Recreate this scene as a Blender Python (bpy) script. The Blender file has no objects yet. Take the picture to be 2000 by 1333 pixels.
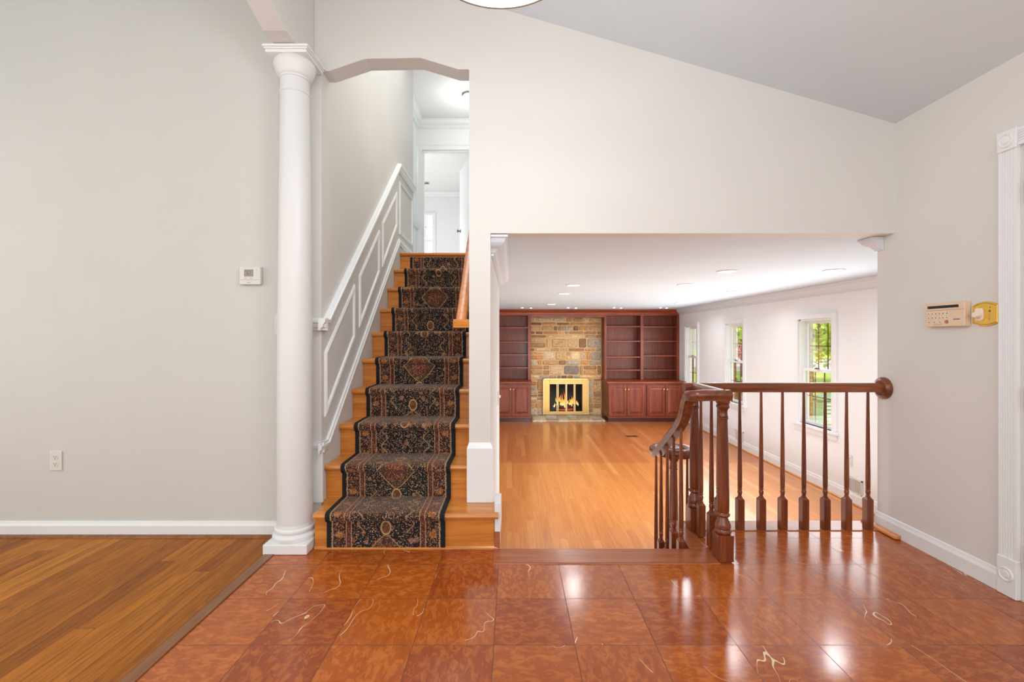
import bpy, bmesh, math, random
from mathutils import Vector, Matrix
random.seed(7)
PI = math.pi
C = bpy.context.scene.collection

# ------------------------------------------------------------------ camera
F = 889.0                       # focal length in pixels of the 2000 x 1333 frame (16 mm on 36 mm)
H = 1.1615                      # camera height over the foyer floor
YH, VX = 659.0, 1000.0          # horizon row and vanishing column
yaw = 0.0
cam_d = bpy.data.cameras.new('camera'); cam = bpy.data.objects.new('camera', cam_d); C.objects.link(cam)
cam_d.sensor_width = 36; cam_d.lens = F / 2000 * 36
cam.location = (0, 0, H); cam.rotation_euler = (PI / 2, 0, yaw)
cam_d.shift_x = (1000 - (VX - F * yaw)) / 2000
cam_d.shift_y = (YH - 666.5) / 2000
cam_d.clip_start = 0.05; cam_d.clip_end = 300
bpy.context.scene.camera = cam
def X(px, Y): return (px - VX) * Y / F
def Z(py, Y): return H - (py - YH) * Y / F

# ------------------------------------------------------------------ colour + node helpers
def lin(c):
    return tuple(((v / 255) / 12.92 if v / 255 <= 0.04045 else ((v / 255 + 0.055) / 1.055) ** 2.4) for v in c) + (1.0,)

class NT:
    def __init__(s, name):
        s.m = bpy.data.materials.new(name); s.m.use_nodes = True
        s.t = s.m.node_tree; s.b = s.t.nodes['Principled BSDF']; s.out = s.t.nodes['Material Output']
    def n(s, typ, **kw):
        nd = s.t.nodes.new(typ)
        for k, v in kw.items(): setattr(nd, k, v)
        return nd
    def put(s, sock, v):
        if isinstance(v, bpy.types.NodeSocket): s.t.links.new(v, sock)
        elif isinstance(v, (tuple, list)) and sock.type == 'RGBA' and len(v) == 3: sock.default_value = tuple(v) + (1,)
        else: sock.default_value = v
    def math(s, op, a, b=None, c=None, clamp=False):
        nd = s.n('ShaderNodeMath', operation=op); nd.use_clamp = clamp
        s.put(nd.inputs[0], a)
        if b is not None: s.put(nd.inputs[1], b)
        if c is not None: s.put(nd.inputs[2], c)
        return nd.outputs[0]
    def obj(s): return s.n('ShaderNodeTexCoord').outputs['Object']
    def uv(s): return s.n('ShaderNodeTexCoord').outputs['UV']
    def sep(s, v):
        nd = s.n('ShaderNodeSeparateXYZ'); s.put(nd.inputs[0], v); return nd.outputs
    def comb(s, x=0.0, y=0.0, z=0.0):
        nd = s.n('ShaderNodeCombineXYZ')
        for i, v in enumerate((x, y, z)): s.put(nd.inputs[i], v)
        return nd.outputs[0]
    def vmath(s, op, a, b):
        nd = s.n('ShaderNodeVectorMath', operation=op); s.put(nd.inputs[0], a); s.put(nd.inputs[1], b); return nd.outputs[0]
    def noise(s, vec, scale=5, detail=3, rough=0.5, dist=0.0):
        nd = s.n('ShaderNodeTexNoise'); s.put(nd.inputs['Vector'], vec)
        nd.inputs['Scale'].default_value = scale; nd.inputs['Detail'].default_value = detail
        nd.inputs['Roughness'].default_value = rough; nd.inputs['Distortion'].default_value = dist
        return nd.outputs['Fac']
    def vor(s, vec, scale, feature='F1', rnd=1.0):
        nd = s.n('ShaderNodeTexVoronoi', feature=feature); s.put(nd.inputs['Vector'], vec)
        nd.inputs['Scale'].default_value = scale; nd.inputs['Randomness'].default_value = rnd
        return nd.outputs
    def white(s, vec):
        nd = s.n('ShaderNodeTexWhiteNoise', noise_dimensions='3D'); s.put(nd.inputs['Vector'], vec); return nd.outputs
    def ramp(s, fac, stops, interp='LINEAR'):
        nd = s.n('ShaderNodeValToRGB'); cr = nd.color_ramp; cr.interpolation = interp
        while len(cr.elements) > 1: cr.elements.remove(cr.elements[0])
        cr.elements[0].position = stops[0][0]; cr.elements[0].color = lin(stops[0][1])
        for p, c in stops[1:]:
            e = cr.elements.new(p); e.color = lin(c)
        s.put(nd.inputs[0], fac); return nd.outputs[0]
    def mix(s, fac, a, b, mode='MIX'):
        nd = s.n('ShaderNodeMix', data_type='RGBA', blend_type=mode)
        s.put(nd.inputs[0], fac); s.put(nd.inputs[6], a); s.put(nd.inputs[7], b); return nd.outputs[2]
    def bump(s, h, strength=0.2, dist=0.01):
        nd = s.n('ShaderNodeBump'); nd.inputs['Strength'].default_value = strength; nd.inputs['Distance'].default_value = dist
        s.put(nd.inputs['Height'], h); s.t.links.new(nd.outputs[0], s.b.inputs['Normal'])
    def set(s, **kw):
        for k, v in kw.items(): s.put(s.b.inputs[k.replace('_', ' ')], v)
        return s.m
    def lt(s, a, b): return s.math('LESS_THAN', a, b)
    def gt(s, a, b): return s.math('GREATER_THAN', a, b)

def paint(name, rgb, rough=0.6, bump=0.04):
    t = NT(name); o = t.obj()
    n = t.noise(o, 3.0, 2)
    c = t.mix(n, lin([v * 0.985 for v in rgb]), lin([min(255, v * 1.01) for v in rgb]))
    if bump: t.bump(t.noise(o, 140, 2), bump, 0.003)
    return t.set(Base_Color=c, Roughness=rough)
def plain(name, rgb, rough=0.5, metal=0.0, emit=None, strength=0.0):
    t = NT(name)
    n = t.noise(t.obj(), 25, 2)
    c = t.mix(n, lin([v * 0.95 for v in rgb]), lin(rgb))
    t.set(Base_Color=c, Roughness=rough, Metallic=metal)
    if emit: t.set(Emission_Color=lin(emit), Emission_Strength=strength)
    return t.m
def wood(name, dark, mid, light, axis='X', rough=0.3, coat=0.3, fine=1.0, bump=0.05):
    t = NT(name); o = t.obj(); x, y, z = t.sep(o)
    k = {'X': (1.5, 22, 22), 'Y': (22, 1.5, 22), 'Z': (22, 22, 1.5)}[axis]
    v = t.comb(t.math('MULTIPLY', x, k[0] * fine), t.math('MULTIPLY', y, k[1] * fine), t.math('MULTIPLY', z, k[2] * fine))
    n1 = t.noise(v, 1.0, 4, 0.6, 0.8); n2 = t.noise(v, 5.0, 3, 0.6)
    f = t.math('ADD', t.math('MULTIPLY', n1, 0.7), t.math('MULTIPLY', n2, 0.3))
    c = t.ramp(f, [(0.3, dark), (0.5, mid), (0.68, light)])
    t.bump(n2, bump, 0.002)
    t.set(Base_Color=c, Roughness=rough)
    t.b.inputs['Coat Weight'].default_value = coat; t.b.inputs['Coat Roughness'].default_value = 0.12
    return t.m

def planks(name, cols, w, L, rough, seam=(70, 35, 15), contrast=1.0, coat=0.4):
    t = NT(name); x, y, z = t.sep(t.obj())
    u = t.math('DIVIDE', x, w); iu = t.math('FLOOR', u); fu = t.math('FRACT', u)
    off = t.math('MULTIPLY', t.white(t.comb(iu, 3.7, 0.0))[0], L)
    v = t.math('DIVIDE', t.math('ADD', y, off), L); iv = t.math('FLOOR', v); fv = t.math('FRACT', v)
    rnd = t.white(t.comb(iu, iv, 1.3))[0]
    base = t.ramp(rnd, cols)
    shift = t.math('MULTIPLY', rnd, 37.0)
    gv = t.comb(t.math('ADD', t.math('MULTIPLY', x, 55.0), shift), t.math('ADD', t.math('MULTIPLY', y, 2.2), shift), shift)
    g1 = t.noise(gv, 1.0, 4, 0.65, 1.2)
    gv2 = t.comb(t.math('ADD', t.math('MULTIPLY', x, 11.0), shift), t.math('ADD', t.math('MULTIPLY', y, 1.1), shift), shift)
    cn = t.noise(gv2, 1.0, 1.5, 0.5, 0.3)
    rings = t.math('ABSOLUTE', t.math('SINE', t.math('MULTIPLY', cn, 46.0)))
    rings = t.math('POWER', rings, 3.0)
    fine = t.ramp(g1, [(0.34, (130, 130, 130)), (0.6, (255, 255, 255))])
    c = t.mix(0.55 * contrast, base, fine, 'MULTIPLY')
    c = t.mix(t.math('MULTIPLY', rings, 0.26 * contrast ** 2), c, lin(seam))
    s = t.math('MAXIMUM', t.lt(fu, 0.034), t.lt(fv, 0.0022))
    c = t.mix(t.math('MULTIPLY', s, 0.75 * contrast), c, lin(seam))
    rr = t.math('ADD', rough, t.math('MULTIPLY', g1, 0.10))
    t.bump(t.math('SUBTRACT', g1, t.math('MULTIPLY', s, 2.0)), 0.05, 0.001)
    t.set(Base_Color=c, Roughness=rr)
    t.b.inputs['Coat Weight'].default_value = coat; t.b.inputs['Coat Roughness'].default_value = 0.1
    if coat == 0: t.b.inputs['Specular IOR Level'].default_value = 0.3
    return t.m

def marble_tiles():
    t = NT('red_marble_tile'); o = t.obj(); x, y, z = t.sep(o)
    P = 0.3055
    u = t.math('DIVIDE', t.math('SUBTRACT', x, 0.237), P); v = t.math('DIVIDE', t.math('SUBTRACT', y, 2.021), P)
    iu, iv, fu, fv = t.math('FLOOR', u), t.math('FLOOR', v), t.math('FRACT', u), t.math('FRACT', v)
    wn = t.white(t.comb(iu, iv, 0.5)); rnd = wn[0]
    r2 = t.white(t.comb(iv, iu, 7.5))[0]
    sh = t.math('MULTIPLY', rnd, 60.0)
    swap = t.gt(r2, 0.55)
    inv = t.math('SUBTRACT', 1.0, swap)
    xs = t.math('ADD', t.math('MULTIPLY', x, inv), t.math('MULTIPLY', y, swap))
    ys = t.math('ADD', t.math('MULTIPLY', y, inv), t.math('MULTIPLY', x, swap))
    vec = t.comb(t.math('ADD', t.math('MULTIPLY', xs, 1.0), sh), t.math('ADD', t.math('MULTIPLY', ys, 1.9), sh), sh)
    n1 = t.noise(vec, 23, 3.5, 0.58, 0.75)
    n2 = t.noise(vec, 7, 3, 0.6, 0.5)
    blob = t.ramp(n1, [(0.40, (0, 0, 0)), (0.48, (60, 60, 60)), (0.53, (200, 200, 200)), (0.60, (255, 255, 255))])
    base = t.ramp(rnd, [(0.0, (146, 64, 20)), (0.35, (162, 77, 23)), (0.7, (176, 88, 26)), (1.0, (152, 74, 28))])
    light = t.ramp(rnd, [(0.0, (196, 108, 40)), (0.5, (212, 126, 48)), (1.0, (202, 114, 44))])
    bwn = t.n('ShaderNodeRGBToBW'); t.put(bwn.inputs[0], blob)
    c = t.mix(t.math('MULTIPLY', bwn.outputs[0], 0.55), base, light)
    c = t.mix(t.math('MULTIPLY', t.math('SUBTRACT', n2, 0.35, clamp=True), 0.9), c, lin((126, 52, 16)))
    # white calcite veins: thin broken iso-lines of a distorted noise
    vv = t.vmath('ADD', o, t.comb(sh, t.math('MULTIPLY', rnd, 31.0), 0.0))
    vv2 = t.vmath('MULTIPLY', vv, (1.0, 0.55, 1.0)); a = t.noise(vv2, 2.1, 3.0, 0.6, 0.35)
    line = t.lt(t.math('ABSOLUTE', t.math('SUBTRACT', a, 0.47)), t.math('MULTIPLY', t.math('SUBTRACT', t.noise(vv, 9, 1), 0.2, clamp=True), 0.0048))
    gate = t.gt(t.noise(vv, 3.3, 1), 0.57)
    vein = t.math('MULTIPLY', line, gate)
    c = t.mix(t.math('MULTIPLY', vein, 0.85), c, lin((238, 210, 170)))
    hb = t.math('MULTIPLY', t.gt(t.noise(vv, 5.2, 2, 0.5, 0.4), 0.79), 0.8)
    c = t.mix(hb, c, lin((222, 170, 100)))
    g = 0.0048
    gr = t.math('MAXIMUM', t.math('MAXIMUM', t.lt(fu, g), t.gt(fu, 1 - g)), t.math('MAXIMUM', t.lt(fv, g), t.gt(fv, 1 - g)))
    c = t.mix(t.math('MULTIPLY', gr, 0.8), c, lin((78, 42, 24)))
    t.bump(t.math('SUBTRACT', t.math('MULTIPLY', t.noise(o, 6, 2), 0.9), gr), 0.035, 0.004)
    t.set(Base_Color=c, Roughness=t.math('ADD', 0.17, t.math('MULTIPLY', gr, 0.3)))
    t.b.inputs['Specular IOR Level'].default_value = 0.62
    return t.m

R, T = 0.2, 0.226
prof = [(2.5 - 0.012, 0.012)]; knots = {1: 0}
for n in range(1, 11):
    yr = 2.5 + T * (n - 1); z = R * n
    if n > 1:
        knots[n] = len(prof); prof.append((yr - 0.010, z - R + 0.012))
    prof += [(yr - 0.012, z - 0.045), (yr - 0.036, z - 0.032), (yr - 0.042, z - 0.016), (yr - 0.038, z - 0.001), (yr - 0.026, z + 0.009)]
    if n < 10: prof += [(yr + 0.10, z + 0.010), (yr + T - 0.02, z + 0.010)]
prof = prof[:-5] + [prof[-5]]
def prof_len(k): return sum(math.hypot(prof[i][0] - prof[i - 1][0], prof[i][1] - prof[i - 1][1]) for i in range(1, k + 1))
V2, V8 = prof_len(knots[2]), prof_len(knots[8])
RP = ((V8 + 0.105) - (V2 + 0.165)) / 4; R0 = V2 + 0.165

def runner_mat():
    t = NT('persian_runner'); ux, vy, _ = t.sep(t.uv())
    au = t.math('ABSOLUTE', ux)
    uv3 = t.comb(ux, vy, 0.0)
    F1 = t.vor(uv3, 125.0)
    spk = t.lt(F1['Distance'], 0.38)
    r = t.n('ShaderNodeSeparateColor'); t.put(r.inputs[0], F1['Color'])
    spc = t.ramp(r.outputs[0], [(0.0, (150, 116, 84)), (0.25, (172, 140, 106)), (0.42, (128, 66, 34)), (0.58, (96, 106, 108)), (0.72, (190, 160, 120)), (0.86, (150, 80, 40)), (0.95, (140, 120, 60))], 'CONSTANT')
    field = t.mix(spk, lin((14, 11, 13)), spc)
    big = t.vor(uv3, 21.0)
    fl = t.math('MULTIPLY', t.lt(big['Distance'], 0.33), 0.75)
    rb = t.n('ShaderNodeSeparateColor'); t.put(rb.inputs[0], big['Color'])
    field = t.mix(t.math('MULTIPLY', fl, t.gt(rb.outputs[1], 0.62)), field, t.mix(0.6, lin((146, 78, 38)), spc))
    # medallions
    P = RP
    d = t.math('SUBTRACT', t.math('FRACT', t.math('ADD', t.math('DIVIDE', t.math('SUBTRACT', vy, R0 - 8 * RP), P), 0.5)), 0.5)
    d = t.math('MULTIPLY', d, P); ad = t.math('ABSOLUTE', d)
    q = t.math('SUBTRACT', 1.0, t.math('DIVIDE', ad, 0.118))
    wl = t.math('MULTIPLY', t.math('POWER', t.math('MAXIMUM', q, 0.0), 0.72), 0.115)
    inl = t.math('MULTIPLY', t.lt(au, wl), t.lt(ad, 0.118))
    field = t.mix(t.math('MULTIPLY', inl, 0.35), field, lin((104, 66, 30)))
    wl2 = t.math('MULTIPLY', wl, 0.55)
    core = t.math('MULTIPLY', t.lt(au, wl2), t.lt(ad, 0.07))
    field = t.mix(t.math('MULTIPLY', core, 0.8), field, t.mix(t.lt(F1['Distance'], 0.42), lin((96, 42, 24)), t.mix(0.45, spc, lin((150, 76, 40)))))
    edge = t.math('MULTIPLY', t.lt(t.math('ABSOLUTE', t.math('SUBTRACT', au, wl)), 0.0030), t.lt(ad, 0.118))
    ov = t.math('SQRT', t.math('ADD', t.math('POWER', t.math('DIVIDE', ux, 0.026), 2.0), t.math('POWER', t.math('DIVIDE', t.math('SUBTRACT', ad, 0.158), 0.036), 2.0)))
    field = t.mix(t.math('MULTIPLY', t.lt(ov, 1.0), 0.7), field, lin((110, 62, 28)))
    ovl = t.lt(t.math('ABSOLUTE', t.math('SUBTRACT', ov, 1.0)), 0.14)
    # two vertical sprays each side
    sp = t.math('SUBTRACT', au, t.math('ADD', 0.135, t.math('MULTIPLY', t.math('SINE', t.math('MULTIPLY', vy, 60.0)), 0.018)))
    spl = t.math('MULTIPLY', t.lt(t.math('ABSOLUTE', sp), 0.005), t.gt(ad, 0.13))
    line = t.math('MAXIMUM', t.math('MAXIMUM', edge, ovl), t.math('MULTIPLY', spl, 0.55))
    field = t.mix(t.math('MULTIPLY', line, 0.85), field, lin((186, 148, 98)))
    # borders
    bsp = t.mix(t.lt(F1['Distance'], 0.44), lin((42, 18, 13)), t.mix(0.35, spc, lin((134, 72, 40))))
    mot = t.math('SQRT', t.math('ADD', t.math('POWER', t.math('DIVIDE', t.math('SUBTRACT', au, 0.257), 0.022), 2.0),
        t.math('POWER', t.math('DIVIDE', t.math('SUBTRACT', t.math('FRACT', t.math('DIVIDE', vy, 0.14)), 0.5), 0.13), 2.0)))
    bsp = t.mix(t.math('MULTIPLY', t.lt(mot, 1.0), 0.6), bsp, t.mix(t.lt(F1['Distance'], 0.3), lin((170, 104, 44)), lin((212, 176, 110))))
    c = t.mix(t.gt(au, 0.208), field, bsp)
    gs = t.math('MULTIPLY', t.gt(au, 0.190), t.lt(au, 0.216))
    c = t.mix(t.math('MULTIPLY', gs, 0.6), c, t.mix(t.lt(F1['Distance'], 0.3), lin((92, 44, 28)), lin((150, 96, 62))))
    for e in (0.189, 0.217):
        c = t.mix(t.math('MULTIPLY', t.lt(t.math('ABSOLUTE', t.math('SUBTRACT', au, e)), 0.0022), 0.8), c, lin((196, 142, 100)))
    dots = t.math('MULTIPLY', t.lt(t.math('ABSOLUTE', t.math('SUBTRACT', au, 0.293)), 0.003), t.lt(t.math('FRACT', t.math('DIVIDE', vy, 0.009)), 0.55))
    c = t.mix(dots, c, lin((206, 180, 140)))
    # pile sheen painted by facing: tread tops mixed browner and lighter than risers
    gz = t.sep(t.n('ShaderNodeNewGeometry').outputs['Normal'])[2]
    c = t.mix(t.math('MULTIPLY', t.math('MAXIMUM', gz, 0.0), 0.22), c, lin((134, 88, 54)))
    t.bump(t.noise(t.uv(), 900, 2), 0.35, 0.002)
    t.set(Base_Color=c, Roughness=0.95)
    t.b.inputs['Sheen Weight'].default_value = 0.15
    return t.m

def stone_mat(name, k=1.0):
    t = NT(name); o = t.obj()
    a = t.n('ShaderNodeVertexColor'); a.layer_name = 'Col'
    n = t.noise(o, 28, 5, 0.65); n2 = t.noise(o, 9, 4, 0.6, 0.6)
    c = t.mix(0.75, a.outputs[0], t.ramp(n, [(0.3, (160, 148, 132)), (0.6, (255, 250, 240))]), 'MULTIPLY')
    c = t.mix(t.math('MULTIPLY', t.math('SUBTRACT', n2, 0.5, clamp=True), 1.6), c, lin((214, 170, 116)))
    t.bump(n, 0.7, 0.02)
    return t.set(Base_Color=c, Roughness=0.85)

M = {}
M['wall'] = paint('warm_grey_wall_paint', (219, 217, 212), 0.7)
M['wall_left'] = paint('shaded_wall_paint', (209, 209, 203), 0.7)  # wall paint darkened to carry the dimmer light of the left room
M['wall_stair'] = paint('stairwell_wall_paint', (216, 214, 210), 0.7)
M['wall_living'] = paint('off_white_living_wall_paint', (236, 237, 237), 0.7)
M['ceil'] = paint('white_ceiling_paint', (214, 226, 234), 0.8)
M['ceil_foyer'] = paint('vault_ceiling_paint', (215, 224, 229), 0.8)
M['trim'] = paint('white_gloss_trim_paint', (234, 236, 236), 0.35, 0.0)
M['column'] = paint('column_paint', (226, 227, 226), 0.4, 0.0)
M['tile'] = marble_tiles()
M['oak_l'] = planks('brown_oak_planks', [(0, (158, 90, 18)), (0.3, (198, 120, 28)), (0.6, (170, 98, 22)), (0.85, (222, 142, 42)), (1, (146, 80, 16))], 0.083, 1.4, 0.5, (84, 42, 8), 1.0, 0.0)
M['oak_v'] = planks('orange_oak_planks', [(0, (200, 124, 58)), (0.35, (214, 138, 70)), (0.7, (206, 128, 62)), (1, (226, 154, 84))], 0.07, 1.2, 0.26, (150, 84, 36), 0.55, 0.35)
M['tread'] = wood('honey_oak_tread', (166, 98, 36), (204, 128, 50), (224, 152, 72), 'X', 0.32, 0.3)
M['riser'] = wood('honey_oak_riser', (162, 92, 28), (204, 124, 44), (222, 146, 62), 'X', 0.38, 0.2)
M['rail_oak'] = wood('light_oak_handrail', (176, 102, 46), (210, 130, 66), (226, 154, 90), 'Y', 0.3, 0.3)
M['mahog'] = wood('dark_mahogany', (78, 34, 14), (118, 56, 26), (152, 84, 42), 'Z', 0.28, 0.25)
M['mahog_x'] = wood('dark_mahogany_rail', (78, 34, 16), (120, 58, 28), (158, 90, 48), 'X', 0.28, 0.25)
M['mahog_y'] = wood('dark_mahogany_rail_turned', (74, 34, 18), (114, 60, 33), (150, 90, 52), 'Y', 0.28, 0.25)
M['thresh'] = wood('brown_threshold_wood', (136, 72, 38), (164, 92, 52), (182, 112, 68), 'X', 0.3, 0.05)
M['strip'] = wood('brown_floor_strip', (106, 62, 30), (132, 82, 42), (152, 100, 58), 'Y', 0.35, 0.2)
M['cherry'] = wood('red_cherry_cabinet', (86, 31, 9), (124, 49, 19), (150, 70, 31), 'Z', 0.42, 0.08)
M['cherry_back'] = wood('red_cherry_back_panel', (88, 33, 11), (122, 50, 22), (142, 70, 35), 'Z', 0.42, 0.1)
M['cherry_x'] = wood('red_cherry_shelf', (98, 36, 12), (138, 57, 24), (168, 84, 42), 'X', 0.38, 0.1)
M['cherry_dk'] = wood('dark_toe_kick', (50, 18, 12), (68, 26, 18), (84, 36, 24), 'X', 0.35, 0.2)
M['runner'] = runner_mat(); M['carpet'] = paint('pale_grey_carpet', (214, 212, 210), 0.95)
M['binding'] = plain('black_binding', (17, 17, 24), 0.9)
M['stone'] = stone_mat('field_stone'); M['mortar'] = plain('tan_mortar', (214, 180, 132), 0.95)
M['brass'] = plain('polished_brass', (214, 172, 100), 0.38, 0.6)
M['brass_bright'] = plain('golden_brass', (240, 196, 86), 0.2, 0.6)
M['brass_pale'] = plain('pale_brass', (226, 198, 138), 0.38, 0.55)
M['beige'] = plain('beige_plastic', (234, 208, 178), 0.45)
M['cream'] = plain('cream_plastic', (240, 228, 208), 0.4)
M['black'] = plain('black_display', (34, 28, 22), 0.25)
M['ink'] = plain('brown_ink', (104, 78, 56), 0.6)
M['blue_ink'] = plain('blue_ink', (92, 96, 140), 0.6)
M['red_ink'] = plain('red_ink', (190, 120, 90), 0.6)
M['white_pl'] = plain('white_plastic', (226, 224, 216), 0.4)
M['lcd'] = plain('grey_lcd', (160, 152, 142), 0.3)
M['lcd_ink'] = plain('lcd_segment', (112, 104, 96), 0.4)
M['slot'] = plain('dark_slot', (96, 90, 84), 0.6)
M['vent'] = plain('white_vent_metal', (224, 222, 216), 0.4)
M['vent_dark'] = plain('vent_shadow', (120, 112, 104), 0.7)
M['brick'] = None
M['soot'] = plain('soot_firebox', (30, 24, 22), 0.95)
M['log'] = plain('charred_log', (58, 38, 26), 0.9)
M['iron'] = plain('black_iron', (28, 26, 26), 0.5, 0.6)
M['bronze'] = plain('brushed_bronze', (120, 104, 92), 0.35, 0.8)
M['lamp_glass'] = plain('lit_white_glass', (255, 255, 255), 0.3, 0, (255, 252, 246), 1.6)
M['lens'] = plain('lit_downlight_lens', (255, 255, 255), 0.4, 0, (255, 250, 242), 9.0)
M['lens_small'] = plain('lit_puck_lens', (255, 255, 255), 0.4, 0, (255, 250, 240), 8.0)
M['muntin'] = plain('bronze_muntin', (126, 92, 60), 0.4, 0.4)
M['nickel'] = plain('dark_nickel', (120, 116, 112), 0.3, 0.9)
def brick_mat():
    t = NT('tan_brick'); o = t.obj(); x, y, z = t.sep(o)
    b = t.n('ShaderNodeTexBrick'); t.put(b.inputs['Vector'], t.comb(t.math('ADD', x, y), z, 0.0))
    b.inputs['Color1'].default_value = lin((206, 150, 104)); b.inputs['Color2'].default_value = lin((186, 126, 82))
    b.inputs['Mortar'].default_value = lin((214, 190, 160)); b.inputs['Scale'].default_value = 1.0
    b.inputs['Brick Width'].default_value = 0.2; b.inputs['Row Height'].default_value = 0.068; b.inputs['Mortar Size'].default_value = 0.006
    return t.set(Base_Color=b.outputs[0], Roughness=0.9)
M['brick'] = brick_mat()
def glass_mat(name, tint=(255, 255, 255), gloss=0.06):
    t = NT(name)
    tr = t.n('ShaderNodeBsdfTransparent'); tr.inputs[0].default_value = lin(tint)
    gl = t.n('ShaderNodeBsdfGlossy'); gl.inputs['Roughness'].default_value = 0.02
    mx = t.n('ShaderNodeMixShader')
    fr = t.n('ShaderNodeFresnel'); fr.inputs[0].default_value = 1.45
    t.put(mx.inputs[0], t.math('MULTIPLY', fr.outputs[0], gloss * 10, clamp=True))
    t.t.links.new(tr.outputs[0], mx.inputs[1]); t.t.links.new(gl.outputs[0], mx.inputs[2])
    t.t.links.new(mx.outputs[0], t.out.inputs[0]); return t.m
M['glass'] = glass_mat('clear_window_glass'); M['smoke'] = glass_mat('smoked_fire_glass', (225, 215, 205), 0.04)
def fire_mat():
    t = NT('flame'); x, y, z = t.sep(t.obj())
    f = t.math('DIVIDE', t.math('SUBTRACT', z, 0.08), 0.40)
    n = t.noise(t.obj(), 26, 3, 0.6, 0.5)
    c = t.ramp(t.math('ADD', f, t.math('MULTIPLY', t.math('SUBTRACT', n, 0.5), 0.9)), [(0.0, (255, 246, 190)), (0.30, (255, 214, 90)), (0.55, (255, 150, 40)), (0.8, (226, 84, 20)), (1.0, (150, 40, 16))])
    return t.set(Base_Color=(0, 0, 0, 1), Emission_Color=c, Emission_Strength=1.5)
M['fire'] = fire_mat()
M['ember'] = plain('glowing_embers', (80, 24, 10), 0.9, 0, (255, 90, 30), 0.6)

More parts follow.
